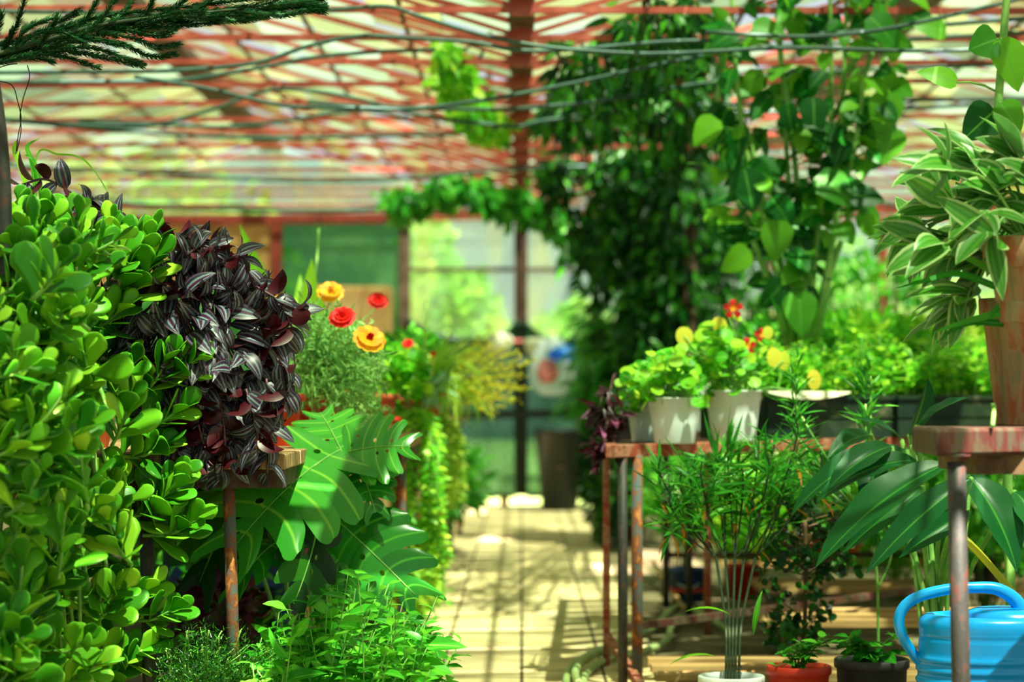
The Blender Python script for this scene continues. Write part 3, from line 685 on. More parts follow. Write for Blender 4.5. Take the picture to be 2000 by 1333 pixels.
for pts in ([(230,430),(160,390),(90,350),(40,360)], [(250,440),(200,410),(150,400),(110,440)], [(300,480),(240,440),(180,430)], [(380,760),(390,840),(410,900)], [(430,780),(440,860),(432,930)],
            [(480,760),(500,830),(505,880)], [(520,740),(530,820),(522,925)], [(350,780),(340,850),(360,920)], [(460,800),(460,870),(450,900)], [(520,660),(560,640),(575,600)], [(500,560),(545,590),(570,640)],
            [(420,520),(470,500),(500,570)], [(360,500),(400,480),(440,520)], [(320,490),(350,470),(395,490)], [(540,700),(560,740),(555,790)], [(400,800),(395,860),(385,905)]):
    ztrail(pts, R.uniform(4.93, 5.0), 12)
for i in range(60):
    q = np.array(cz)+rdir(1)[0]*rr*.85; tube(mbS, smooth_path([np.array(base)+(0, 0, .12), np.array(cz)*.5+q*.5+(0, 0, .05), q], 4), .0026, 5)
mbL.build('foliage', M['zebrina'], root); mbS.build('stems', M['stem_purple'], root)

# ================================================================ small things by the left edge
root = thing('wispy_spider_plant', 'thin green blades arching above the succulent near the left edge', 'plant', (-1.05, 5.55, LB_H))
add_pot(root, (-1.05, 5.55, LB_H), .07, .05, .1, M['terracotta'])
mb = MB()
for pts, w_ in (([(60,420),(70,300),(110,300),(160,310),(205,370),(225,440)], .0022), ([(60,420),(40,330),(25,290),(30,270)], .007), ([(70,420),(60,320),(50,285),(75,268)], .005), ([(80,420),(75,360),(60,310),(40,300)], .006)):
    pts = smooth_path([P(x, y, 5.2) for x, y in pts], 6); m_ = len(pts)
    tg = unit(np.gradient(pts, axis=0)); sd = unit(np.cross(tg, (0, -1, .3))); ww = w_*np.sin(np.linspace(.15, 1, m_)*PI)[:, None]
    v = np.concatenate([pts-sd*ww, pts+sd*ww+(0, .003, 0)]); idx = np.arange(m_)
    mb.add(v, np.stack([idx[:-1], idx[:-1]+m_, idx[1:]+m_, idx[1:]], -1), np.stack([np.r_[np.zeros(m_), np.ones(m_)], np.r_[idx, idx]/m_], -1))
mb.build('foliage', M['bright'], root)
mb = MB(); tube(mb, [(-1.05, 5.55, LB_H+.08), tuple(P(60, 420, 5.2))], .006, 6); mb.build('stem', M['stem_green'], root)

mb = MB(); tube(mb, smooth_path([P(8, 560, 4.45), P(8, 400, 4.45), P(-2, 260, 4.45), P(-22, 120, 4.45), P(-40, -40, 4.45)], 6), .0125, 14)
o = mb.build('support_pipe', M['pipe_grey'], loc=P(8, 560, 4.45)); tag(o, 'grey metal pipe rising at the left edge behind the succulent', 'pipe')
mb = MB()
for pts in ([(50,125),(54,150),(42,190),(36,225),(38,255),(30,295)], [(-10,155),(20,165),(32,200),(38,230),(33,260),(28,300)], [(-20,135),(10,125),(30,122)]):
    tube(mb, smooth_path([P(x, y, 5.0) for x, y in pts], 6), .0012, 5)
o = mb.build('hanging_wire', M['wire'], loc=P(40, 125, 5.0)); tag(o, 'thin dark wires dangling from the conifer branch at upper left', 'wire')

# ================================================================ CONIFER BRANCH (upper left)
root = thing('norfolk_pine_branch', 'dark green conifer branch reaching in from the upper left corner', 'branch', P(-60, 110, 4.95))
mbN, mbS = MB(), MB()
def shoot(pts_px, d0, d1, nl=.012, dens=5200):
    pts = smooth_path([P(x, y, d0+(d1-d0)*i/(len(pts_px)-1)) for i, (x, y) in enumerate(pts_px)], 5)
    ln = np.sum(np.linalg.norm(np.diff(pts, axis=0), axis=1)); tube(mbS, pts, .0024, 5)
    m = int(ln*dens*.48); t = R.rand(m); q = np.array([np.interp(t, np.linspace(0, 1, len(pts)), pts[:, k]) for k in range(3)]).T
    tg = unit(np.array([np.interp(t, np.linspace(0, 1, len(pts)), np.gradient(pts, axis=0)[:, k]) for k in range(3)]).T)
    r_ = rdir(m); r_ = unit(r_-tg*np.sum(r_*tg, -1, keepdims=True))
    leafset(mbN, q+r_*.002, unit(tg*.55+r_), tg-r_*.5, R.uniform(.8, 1.15, m)*nl*1.15, .0032, -.9, 'needle', rows=2, cols=1, fold=0)
tube(mbS, smooth_path([P(-80, 120, 4.95), P(60, 85, 4.95), P(200, 45, 4.95), P(400, 22, 4.97), P(560, 4, 4.99), P(600, -10, 5)], 5), np.linspace(.006, .003, 26), 8)
main = [(-80,120),(60,85),(200,45),(400,22),(560,4),(630,10)]
shoot(main, 4.95, 5.0, .014, 9000); shoot([(x, y+8) for x, y in main], 4.97, 5.0, .014, 6000); shoot([(x-10, y+20) for x, y in main[:5]], 4.95, 4.99, .014, 6000); shoot([(x, y-16) for x, y in main], 4.98, 5.02, .014, 6000)
for pts in ([(0,118),(60,105),(120,108),(190,130)], [(60,100),(130,98),(200,110),(272,125)], [(80,90),(180,92),(250,115),(275,124)], [(150,72),(230,82),(290,108),(340,104)], [(190,62),(260,72),(300,90),(348,84)],
            [(210,50),(270,62),(320,66),(338,54)], [(240,42),(300,50),(380,45)], [(300,36),(380,42),(430,38)], [(380,30),(460,38),(520,30)], [(460,18),(540,28),(600,18),(632,12)], [(430,20),(500,8),(560,-10),(600,-20)], [(520,8),(580,2),(620,-4)],
            [(0,110),(10,80),(30,40),(48,-20)], [(20,100),(40,60),(60,45),(105,30)], [(40,98),(80,60),(130,30),(150,20)], [(70,90),(90,60),(110,30)], [(110,80),(150,50),(180,10),(190,-20)], [(150,68),(190,40),(215,5),(225,-10)],
            [(180,60),(230,30),(260,-10)], [(230,50),(280,25),(300,-15)], [(280,42),(330,18),(370,-15)], [(330,34),(390,10),(430,-20)], [(-30,100),(-10,60),(0,20)], [(30,90),(70,62),(120,60),(165,85)], [(90,85),(150,70),(200,80),(240,86)], [(260,45),(330,24),(400,20)],
            [(200,60),(240,55),(300,66),(335,58)], [(-20,110),(30,112),(80,112),(100,118)], [(300,30),(350,30),(420,28),(470,26)], [(100,60),(150,48),(240,40),(300,38)]):
    shoot(pts, 4.95+R.uniform(-.06, .06), 4.95+R.uniform(-.1, .1))
mbN.build('foliage', M['pine'], root); mbS.build('stems', M['stem_dark'], root)

# ================================================================ MONSTERA
def monstera(mb, base, tip, nrm, W, droop=.5, lobes=7, slit=.5, holes=True, seed=0, cup=.2, s0=-.12):
    rs = np.random.RandomState(seed)
    base = np.array(base); tip = np.array(tip); L = np.linalg.norm(tip-base); y = unit(tip-base); nrm = unit(np.array(nrm)-y*np.dot(nrm, y)); x = np.cross(y, nrm)
    def mapp(u, t):       # u across (-1..1 = half width), t along
        a = droop*t
        c = base + L*(y*(np.sin(a)/droop if droop else t) - nrm*((1-np.cos(a))/droop if droop else 0))
        na = np.cos(a)*nrm + np.sin(a)*y
        return c + x*(u*W/2) + na*(-cup*W*u*u*.5 + .06*W*abs(u))
    def hw(t):            # outline half width
        t = min(max(t, 0), 1); return (math.sin(PI*min(1, (t+.16)/1.16)**.85))**.75
    for sgn in (-1, 1):
        tk = np.linspace(-.0, .96, lobes+1)
        for k in range(lobes):
            t0, t1 = tk[k], tk[k+1]; tm = (t0+t1)/2
            out = hw(tm+.02); adv = .16 if k > 0 else -.10     # lobes sweep forward
            v = []; rows = 9
            gapk = slit*rs.uniform(.75, 1.15)
            for r in range(rows):
                s = r/(rows-1)
                cut = 0 if s < gapk else .20*((s-gapk)/(1-gapk))**.6
                wk = (t1-t0)*(.52-cut*.55)*(1+.30*s)
                if s > .86: wk *= math.sqrt(max(0, 1-((s-.86)/.15)**2))
                cc = tm + adv*s*s*(1 if k else 1.6) + .03*s
                if k == lobes-1: cc = tm + (.24)*s*s
                uu = sgn*s*out*(.98+.06*rs.rand())
                for q in range(5):
                    off = (q/4-.5)*2
                    sub = cc + off*wk
                    pt = mapp(uu, sub); pt = pt + unit(np.cross(x, y))*(.010*math.cos(off*PI/2)*W*2*s) 
                    v.append(pt)
            f = []
            for r in range(rows-1):
                for q in range(4):
                    if holes and r == 1 and q in (1, 2) and rs.rand() < .28: continue
                    i = r*5+q; ff = (i, i+1, i+6, i+5); f.append(ff if sgn > 0 else ff[::-1])
            uvs = [(.5+(.02+abs(q/4-.5)*.96)*(.5), r/(rows-1)) for r in range(rows) for q in range(5)]
            mb.add(v, f, uvs)
    # tip piece
    pts = [mapp(u*hw(.93)*.0+u*.12, .90+.1*(1-abs(u))) for u in (-1, -.5, 0, .5, 1)]
    mb.add(np.array(pts+[mapp(0, .86)]), [(0, 1, 5, 5), (1, 2, 5, 5), (2, 3, 5, 5), (3, 4, 5, 5)], [(.6, 0)]*6)
def rib(mb, base, tip, nrm, droop, r=.0025):
    base = np.array(base); tip = np.array(tip); L = np.linalg.norm(tip-base); y = unit(tip-base); nrm = unit(np.array(nrm)-y*np.dot(nrm, y))
    pts = [base + L*(y*math.sin(droop*t)/droop - nrm*(1-math.cos(droop*t))/droop) + nrm*.001 for t in np.linspace(0, .95, 8)]
    tube(mb, pts, np.linspace(r, r*.4, 8), 6)
mbase = Vector((-.36-.12, 5.75, 0))
root = thing('swiss_cheese_plant', 'large-leaved plant with split glossy leaves leaning out from under the left bench', 'houseplant', mbase)
leaves_m = [  # base px, tip px, base depth, tip depth, normal, width m, droop, material
 ((664,880,5.5), (455,985,5.12), (-.1,-.78,.6), .38, .6, 'monstera_light', .5, 1),
 ((672,886,5.5), (795,850,5.45), (0,-.7,.7), .24, .5, 'monstera_light', .45, 4),
 ((668,884,5.5), (622,785,5.65), (.05,-.75,.65), .21, .3, 'monstera_light', .45, 8),
 ((640,1000,5.5), (812,1150,5.35), (-.25,-.8,.5), .26, .6, 'monstera', .42, 2),
 ((480,930,5.7), (395,1110,5.45), (.2,-.6,.5), .24, .6, 'dark', .7, 3),
 ((620,1025,5.3), (600,1165,5.15), (.5,-.7,.3), .16, .6, 'dark', .6, 5),
 ((570,1050,5.4), (468,1055,5.15), (.1,-.4,.85), .11, 1.0, 'monstera', .8, 6),
 ((700,900,5.5), (735,990,5.4), (.1,-.8,.5), .14, .4, 'monstera', .8, 7),
 ((690,1060,5.5), (650,1100,5.4), (.1,-.9,.4), .09, .5, 'monstera', .8, 9),
]
mbr = MB(); bym = {}
for (bx, by, bd), (tx, ty, td), nr, W, dr, mt, sl, sd in leaves_m:
    m_ = MB(); b_, t_ = P(bx, by, bd), P(tx, ty, td)
    monstera(m_, b_, t_, nr, W, dr, 5 if W > .2 else 4, sl, True, sd)
    o = m_.build('leaf', M[mt], root)
    s_ = o.modifiers.new('sub', 'SUBSURF'); s_.levels = 1; s_.render_levels = 1
    rib(mbr, b_, t_, nr, dr)
    tube(mbr, smooth_path([mbase+Vector((R.uniform(-.03, .03), 0, 0)), mbase*.4+b_*.6+Vector((-.05, .06, .0)), b_], 6), .005, 8)
mbr.build('stems', M['stem_pale'], root)

# ================================================================ WEEDS at lower left, beside the path
root = thing('leafy_weed_clump', 'bright green bushy weeds spreading at the bottom edge beside the path', 'plant', (-.42, 4.9, 0))
mbL, mbS = MB(), MB()
def sprig(tip, base, m, L, kind='ovate', wr=.5, mbl=None, mbs=None, sag=.02, alt=True, up=.3, r=.0022):
    pts = curve_stem(base, tip, sag, 6, (R.uniform(-.02, .02), 0, 0)); tube(mbs, pts, np.linspace(r*1.4, r*.6, 6), 5)
    t = np.linspace(.25, 1, m); pos = np.array([np.interp(t, np.linspace(0, 1, 6), pts[:, k]) for k in range(3)]).T
    ang = np.arange(m)*(PI*.5)+R.rand()*6; tg = unit(np.array(tip)-np.array(base))
    rad = np.stack([np.cos(ang), np.sin(ang), np.zeros(m)], -1)
    d = unit(rad*.9+tg*.35+np.array((0, 0, up-.3))+.2*R.randn(m, 3)); s = R.uniform(.7, 1.15, m)*np.where(np.linspace(0, 1, m) > .8, .6, 1)
    leafset(mbl, pos, d, np.array((0, -.15, 1))+.35*R.randn(m, 3), L*s, L*s*wr, R.uniform(.2, .9, m), kind, rows=5, fold=.25, wave=.08)
top = [(480,1290),(540,1200),(600,1140),(660,1110),(720,1120),(780,1160),(830,1200),(880,1250),(900,1330)]
for i in range(170):
    px = R.uniform(470, 880); ym = np.interp(px, [a for a, b in top], [b for a, b in top]); py = ym + (R.rand()**1.2)*(1420-ym)
    d = R.uniform(4.6, 5.35); tp = P(px, py, d)
    if tp.z < .05: continue
    b = (tp.x*.5-.24+R.uniform(-.08, .08), d+.05, 0)
    sprig(tp, b, 12, R.uniform(.05, .085), mbl=mbL, mbs=mbS, r=.0016)
for px, py in ((900,1250),(880,1320),(855,1165),(830,1215),(935-60,1290),(760,1140),(690,1120),(640,1150)):
    tp = P(px, py, 4.95); sprig(tp, (tp.x*.6-.2, 5.0, 0.0), 10, .07, mbl=mbL, mbs=mbS)
p0 = np.array([P(800, 1262, 4.9), P(775, 1290, 4.88)]); leafset(mbL, p0, np.array([(1, -.1, .12), (1, -.1, -.1)]), np.array([(0, -.5, 1), (0, -.6, .8)]), np.array([.125, .125]), np.array([.062, .066]), .3, 'ovate', rows=8, cols=4, fold=.15)
mbL.build('foliage', M['weed'], root); mbS.build('stems', M['stem_pale'], root)

root = thing('asparagus_fern', 'fine feathery dark green fern at the bottom between the two bench legs', 'fern', (-.72, 5.0, 0))
mbL, mbS = MB(), MB()
for i in range(150):
    px = R.uniform(300, 560); py = R.uniform(1225, 1400); d = R.uniform(4.7, 5.3); tp = np.array(P(px, py, d)); b = np.array((-.72+R.uniform(-.06, .06), 5.0, 0))
    pts = curve_stem(b, tp, .05, 7); tube(mbS, pts, .0012, 4)
    m = 110; t = R.uniform(.35, 1, m); q = np.array([np.interp(t, np.linspace(0, 1, 7), pts[:, k]) for k in range(3)]).T + .012*R.randn(m, 3)
    leafset(mbL, q, rdir(m)+np.array((0, 0, .4)), rdir(m), R.uniform(.008, .016, m), .0022, .2, 'needle', rows=2, cols=1, fold=0)
mbL.build('foliage', M['vine'], root); mbS.build('stems', M['stem_green'], root)

# things seen under the left bench
shrub('trailing_spiderwort', 'dim purple-leaved plant low under the left bench between the pipe legs', 'plant', (-.78, 6.1, 0), P(430, 1195, 6.1), (.13, .2, .10), 220, .06, .025, 'purpleleaf', nst=10, smat='stem_purple')
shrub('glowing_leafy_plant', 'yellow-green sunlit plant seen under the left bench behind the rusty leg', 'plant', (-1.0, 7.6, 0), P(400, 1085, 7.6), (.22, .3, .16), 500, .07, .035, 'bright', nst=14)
shrub('violet_flowering_plant', 'narrow-leaved plant with small mauve flowers under the left bench', 'plant', (-1.05, 6.9, 0), P(325, 1120, 6.9), (.14, .2, .22), 260, .09, .018, 'mid', kind='lance', nst=14)
mb = MB(); q = P(450, 1160, 7.0); box(mb, q.x-.25, 6.9, .24, q.x+.2, 7.4, .31); box(mb, q.x-.23, 6.95, 0, q.x-.19, 7.35, .24); box(mb, q.x+.14, 6.95, 0, q.x+.18, 7.35, .24)
o = mb.build('plant_tray', M['bluepot'], loc=(q.x, 7.1, 0), smooth=False); tag(o, 'dark blue-grey tray standing low under the left bench', 'tray')
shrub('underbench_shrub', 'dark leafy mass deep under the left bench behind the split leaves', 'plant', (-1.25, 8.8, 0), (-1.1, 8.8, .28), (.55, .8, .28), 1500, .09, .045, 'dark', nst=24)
shrub('underbench_seedlings', 'light green low plants under the left bench further along the path', 'plant', (-.75, 7.3, 0), (-.70, 7.6, .2), (.2, .9, .2), 900, .07, .035, 'weed', nst=24)

# ================================================================ LEFT BENCH PLANTS
def marigold_flower(root, c, r, mats, n=3, d=(0, -.5, .85)):
    c = np.array(c); mb = MB(); d = unit(np.array(d)); u = unit(np.cross(d, (0, 1, .1))); v = np.cross(d, u)
    for k in range(n):
        m = 11-k*2; a = np.arange(m)/m*2*PI+k*.3; rad = np.cos(a)[:, None]*u+np.sin(a)[:, None]*v
        dr = unit(rad + d*(.1+.4*k)); 
        leafset(mb, np.repeat(c[None], m, 0)+rad*r*.05, dr, np.repeat(d[None], m, 0), r*(1-.22*k), r*.62, .4, 'petal', rows=4, fold=-.15, wave=.2)
    o = mb.build('flower', M[mats[0]], root)
    mb = MB(); tube(mb, [c-d*.025, c-d*.008, c+d*.001], [.002, .006, .008], 8); 
    a = R.rand(14)*6.28; rr = R.rand(14)*r*.28
    q = c + np.cos(a)[:, None]*u*rr[:, None]+np.sin(a)[:, None]*v*rr[:, None]
    leafset(mb, q, d[None]+.3*R.randn(14, 3), rdir(14), r*.35, r*.2, .3, 'petal', rows=3)
    mb.build('flower_centre', M[mats[1]], o)
# marigolds: feathery foliage
base = (-.60, 6.5, LB_H)
root = thing('marigold_plant', 'feathery marigold with orange and red blooms on the left bench beside the purple plant', 'flowering plant', base)
add_pot(root, base, .11, .08, .14, M['redpot'])
mbL, mbS = MB(), MB()
for i in range(230):
    px = R.uniform(545, 760); lim = np.interp(px, [545, 600, 660, 720, 760], [640, 590, 600, 640, 680]); py = R.uniform(lim, 850); d = R.uniform(5.9, 7.0)
    tp = np.array(P(px, py, d)); pts = curve_stem(np.array(base)+(0, 0, .12), tp, .06, 6); tube(mbS, pts, .0022, 4)
    m = 34; t = R.uniform(.45, 1, m); q = np.array([np.interp(t, np.linspace(0, 1, 6), pts[:, k]) for k in range(3)]).T+.014*R.randn(m, 3)
    leafset(mbL, q, unit(rdir(m)+np.array((.1, -.1, .3))), rdir(m), R.uniform(.02, .035, m), .006, .4, 'lance', rows=3, fold=.1)
mbL.build('foliage', M['feather'], root); mbS.build('stems', M['stem_green'], root)
for (px, py, d, rpx, mt, ct, nn) in ((645,569,6.3,27,'orangepetal','orangeleaf',2), (668,618,5.85,27,'redpetal','redpetal',3), (738,586,6.8,21,'redpetal','redpetal',3), (722,660,5.9,33,'orangepetal','nastpetal',2), (796,671,7.4,12,'redpetal','redpetal',2), (528,582,6.6,16,'orangepetal','orangeleaf',2)):
    c = P(px, py, d); marigold_flower(root, c, px2m(rpx, d), (mt, ct), nn, d=(R.uniform(-.2, .3), -.75, .6))
    mb = MB(); tube(mb, curve_stem(np.array(base)+(0, 0, .12), np.array(c)-(0, 0, .02), .03, 6), .002, 5); mb.build('flower_stem', M['stem_green'], root)
# iris leaves behind
base = (-.72, 7.4, LB_H)
root = thing('iris_plant', 'tall sword-shaped green leaves behind the purple plant on the left bench', 'plant', base)
add_pot(root, base, .10, .08, .14, M['redpot'])
mb = MB()
for (bx, by, tx, ty, d, w_) in ((545,640,478,446,7.2,.085), (560,640,612,512,7.3,.10), (560,660,632,575,7.1,.06), (550,640,520,540,7.5,.08), (545,660,500,520,7.3,.08), (565,660,590,530,7.6,.08), (585,670,640,600,7.4,.05)):
    b, t_ = np.array(base)+(R.uniform(-.04, .04), R.uniform(-.04, .04), .11), np.array(P(tx, ty, d)); L = np.linalg.norm(t_-b)
    leafset(mb, b, t_-b, (.3, -1, .2), L*1.02, w_, .15, 'strap', rows=8, fold=.3)
mb.build('foliage', M['bright'], root)
mb = MB(); tube(mb, smooth_path([np.array(base)+(0, 0, .11), P(615, 540, 7.5), P(622, 445, 7.5)], 5), .003, 5); mb.build('stem', M['stem_pale'], root)
# more pots down the bench
shrub('geranium_plant', 'round-leaved geranium in a red pot behind the marigold', 'flowering plant', (-.60, 7.8, LB_H), P(760, 735, 7.8), (.12, .15, .10), 260, .05, .045, 'bright', kind='round', pot=(.10, .08, .15, 'redpot'))
root = bpy.data.objects['geranium_plant']
for px, py, d, r_ in ((772, 826, 7.6, 20), (845, 690, 8.0, 8)):
    c = P(px, py, d); marigold_flower(root, c, px2m(r_, d), ('redpetal', 'orangepetal'), 3); mb = MB(); tube(mb, curve_stem((-.60, 7.8, LB_H+.13), np.array(c), .05, 5), .002, 5); mb.build('flower_stem', M['stem_green'], root)
def pot_at(px, py_top, py_bot, w_px, d, mat, label, name='plant_pot', plant=None, cat='pot', zb=None):
    zb = LB_H if zb is None else zb; c = P(px, py_bot, d); c = (c.x, d, zb); h = px2m(py_bot-py_top, d); r_ = px2m(w_px, d)/2
    root = thing(name, label, cat, c); add_pot(root, c, r_, r_*.75, h, M[mat]); return root, c, h, r_
for (px, w_, d, lab, mat, zt) in ((555, 70, 5.75, 'glossy red pot standing at the bench edge below the purple plant', 'redpot', .13), (692, 70, 6.95, 'red clay pot behind the big split leaf on the left bench', 'redpot', .13), (745, 60, 7.5, 'terracotta pot beside the red bloom on the left bench', 'terracotta', .13), (490, 60, 5.25, 'small pale orange pot under the purple plant at the bench end', 'terracotta', .10)):
    X = (px-CX)/F*d; c = (X, d, LB_H); t = thing('plant_pot', lab, 'pot', c); add_pot(t, c, px2m(w_, d)/2, px2m(w_, d)*.37, zt, M[mat])
# spiky yellow-green clump further along
base = (-.40, 8.7, LB_H)
root = thing('spider_plant', 'arching spiky plant with yellowish blades in a red pot on the left bench', 'spider plant', base)
add_pot(root, base, .10, .075, .14, M['redpot'])
mb = MB(); mb2 = MB(); c0 = np.array(P(845, 745, 8.7))
n = 230; dr = rdir(n); dr[:, 2] = np.abs(dr[:, 2])*.7; dr[:, 0] += .15
leafset(mb, c0+.02*R.randn(n, 3), dr, np.array((0, 0, 1))+.2*R.randn(n, 3), R.uniform(.18, .34, n), .012, R.uniform(.3, 2.2, n), 'lance', rows=7, fold=.2)
mb.build('foliage', M['yellowgreen'], root)
for i in range(40):
    a = R.uniform(-.7, .7); dirv = np.array((math.cos(a)*abs(math.cos(a)), -.2, math.sin(a)*.7+.1)); L = R.uniform(.22, .34)
    b = c0+dirv*.05; m = 16; t = np.linspace(.3, 1, m)[:, None]; q = b+dirv*L*t+.006*R.randn(m, 3)
    mb2 = MB(); tube(mb2, [b, b+dirv*L], .0015, 4); leafset(mb2, q, dirv+.5*R.randn(m, 3), rdir(m), .02, .008, .3, 'lance', rows=3); mb2.build('flower_spike', M['yellowleaf'], root)
mb = MB(); n = 60; leafset(mb, np.array(P(842, 765, 8.5))+.02*R.randn(n, 3), rdir(n)+np.array((.2, -.3, .2)), np.array((0, -.3, 1))+.2*R.randn(n, 3), R.uniform(.06, .11, n), .014, .6, 'lance', rows=4)
mb.build('silver_leaves', M['silver'], root)
mb = MB(); 
for i in range(10): tube(mb, curve_stem(np.array(base)+(0, 0, .12), c0+.02*R.randn(3), 0, 3), .004, 5)
mb.build('stems', M['stem_green'], root)
# trailing fern curtains hanging off the bench
def hanging(name, label, cat, base, x0, x1, ytop, ybot, d0, d1, n, L, W, mat, pot=None, kind='lance'):
    root = thing(name, label, cat, base)
    if pot: add_pot(root, base, *pot[:3], M[pot[3]])
    mbL, mbS = MB(), MB()
    for i in range(n):
        d = R.uniform(d0, d1); px = R.uniform(x0, x1); yb = ybot+R.uniform(-.3, .1)*(ybot-ytop); yt = ytop+R.uniform(-10, 20)
        pts = smooth_path([np.array(base)+(0, 0, (pot[2]*.9 if pot else .02)), P(px-8, yt-15, d), P(px+R.uniform(-8, 8), (yt+yb)/2, d-.05), P(px+R.uniform(-15, 15), yb, d)], 5)
        tube(mbS, pts, .002, 4); m = 46; t = np.linspace(.2, 1, m); q = np.array([np.interp(t, np.linspace(0, 1, len(pts)), pts[:, k]) for k in range(3)]).T
        al = np.where(np.arange(m) % 2, 1, -1)[:, None]*np.array((1, 0, 0))
        leafset(mbL, q, al+np.array((0, -.3, -.1))+.4*R.randn(m, 3), np.array((0, -.6, .6))+.4*R.randn(m, 3), L*R.uniform(.6, 1.2, m), W, .6, kind, rows=4, fold=.2)
    mbL.build('foliage', M[mat], root); mbS.build('stems', M['stem_pale'], root); return root
hanging('sword_fern', 'yellow-green fern fronds hanging off the left bench towards the path', 'fern', (-.46, 9.3, LB_H), 820, 895, 835, 985, 8.6, 9.8, 34, .045, .012, 'yellowgreen', (.10, .08, .12, 'terracotta'))
hanging('creeping_plant', 'bright green creeper trailing from the left bench down to the path edge', 'trailing plant', (-.48, 8.1, LB_H), 778, 858, 850, 1170, 7.7, 8.8, 62, .04, .016, 'bright', (.10, .08, .12, 'terracotta'), 'ovate')
shrub('path_edge_plant', 'soft light green plant at floor level by the left path edge', 'plant', (-.42, 7.9, 0), P(795, 1120, 7.9), (.10, .4, .16), 700, .045, .018, 'yellowgreen', nst=14)
shrub('bench_filler_plant', 'lush mixed green plant in the middle of the left bench', 'plant', (-.95, 8.6, LB_H), P(670, 730, 8.6), (.3, .5, .13), 1100, .07, .032, 'mid', pot=(.11, .09, .12, 'terracotta'), nst=20)
shrub('yellowing_bench_plant', 'yellow-green bushy plant behind the geranium on the left bench', 'plant', (-.55, 8.5, LB_H), P(775, 755, 8.5), (.12, .2, .09), 330, .055, .022, 'yellowgreen', pot=(.09, .07, .12, 'redpot'), nst=16)
shrub('hanging_foliage_plant', 'fresh green plant on the left bench just before the spiky one', 'plant', (-.62, 9.3, LB_H), P(795, 700, 9.3), (.14, .3, .10), 360, .06, .03, 'weed', pot=(.09, .07, .12, 'redpot'), nst=16)
shrub('far_bench_plant', 'low plant at the far end of the left bench', 'plant', (-.75, 12.0, LB_H), (-.75, 12.0, .83), (.4, 1.0, .13), 900, .07, .03, 'weed', pot=(.10, .08, .1, 'terracotta'), nst=20)
shrub('far_floor_plant', 'dark green plant on the floor beyond the trailing fern', 'plant', (-.62, 11.6, 0), P(860, 940, 11.6), (.22, .8, .2), 900, .09, .03, 'mid', nst=24)
# cardboard-like object in background and the white rod
mb = MB(); q0, q1 = wx(598), wx(772); box(mb, q0, WALL_D-.55, 0, q1, WALL_D-.25, wz(566))
o = mb.build('tan_cabinet', M['tan_panel'], loc=((q0+q1)/2, WALL_D-.4, 0), smooth=False, bevel=.02); tag(o, 'tan box-like cabinet standing against the far wall left of the doors', 'cabinet')
mb = MB(); tube(mb, [P(845, 882, 13.4), P(888, 900, 13.3), P(948, 924, 13.1)], .014, 10)
o = mb.build('white_rod', M['white_metal'], loc=P(845, 882, 13.4)); tag(o, 'slanting white rod sticking out towards the path near the doors', 'rod')

# ================================================================ DOOR AREA
root = thing('dark_bucket', 'tall dark tub standing in front of the right door leaf', 'bin', (wx(1092)*.985, 16.2, 0))
c = ORG[root.name]; s_ = 16.2/F
mb = MB(); lathe(mb, c, [(0, 0), (34*s_, 0), (48*s_, 150*s_), (51*s_, 152*s_), (51*s_, 158*s_), (47*s_, 158*s_), (33*s_, .02), (0, .02)], 32); mb.build('body', M['bin_dark'], root)
mb = MB(); tube(mb, smooth_path([c+Vector((-49*s_, 0, 150*s_)), c+Vector((-30*s_, -.05, 100*s_)), c+Vector((0, -.16, 85*s_)), c+Vector((30*s_, -.05, 100*s_)), c+Vector((49*s_, 0, 150*s_))], 5), .006, 8); mb.build('handle', M['frame_brown'], root)
# hanging bags
def bag(name, label, pts_prof, px, py, d, mat, sx=1, sy=.5, bumps=.1, cat='bag', cord=None):
    mb = MB(); c = P(px, py, d); seg = 28; pr = np.array(pts_prof, float)*d/F; a = np.arange(seg)/seg*2*PI; n = len(pr)
    wob = 1+bumps*np.sin(a*3+pr[:, 1, None]*40)+bumps*.6*np.sin(a*7+pr[:, 1, None]*90)
    v = np.stack([pr[:, 0, None]*np.cos(a)*wob*sx, pr[:, 0, None]*np.sin(a)*wob*sy, np.broadcast_to(pr[:, 1, None], (n, seg))], -1).reshape(-1, 3)+np.array(c)
    idx = np.arange(n*seg).reshape(n, seg); nx = np.roll(idx, -1, 1)
    mb.add(v, np.stack([idx[:-1], nx[:-1], nx[1:], idx[1:]], -1).reshape(-1, 4))
    return mb, c
DD = 16.5
mb, c = bag('x', '', [(0, -22), (14, -20), (24, -8), (26, 6), (22, 16), (8, 20), (0, 20)], 974, 672, DD, None, 1, .6, .12)
o = mb.build('white_bag', M['bag_cream'], loc=c); tag(o, 'small crumpled cream bag hooked on the left door leaf by the middle', 'bag')
mb, c = bag('x', '', [(0, -24), (8, -22), (18, -6), (26, 10), (28, 16), (10, 19), (0, 19)], 1048, 680, DD, None, 1, .5, .1)
o = mb.build('cream_cloth', M['bag_cream'], loc=c); tag(o, 'cream cloth bundle hung on the right door leaf behind the clear bag', 'cloth')
root = thing('plastic_bag', 'translucent white carrier bag with red print hanging on the right door leaf', 'bag', P(1080, 770, DD-.15))
mb, c = bag('x', '', [(0, -56), (22, -54), (42, -36), (46, -10), (42, 14), (34, 30), (24, 44), (14, 56), (8, 60)], 1080, 718, DD-.15, None, 1, .5, .06)
mb.build('bag_body', M['bag_clear'], root)
mb = MB(); c = P(1070, 726, DD-.15-.09); lathe(mb, (0, 0, 0), [(0, .01), (14*DD/F, .008), (21*DD/F, 0), (19*DD/F, -.003), (0, .002)], 24)
mb.v[-1] = np.stack([mb.v[-1][:, 0], -mb.v[-1][:, 2], mb.v[-1][:, 1]*1.15], -1)+np.array(c); mb.build('red_print', M['bag_red'], root)
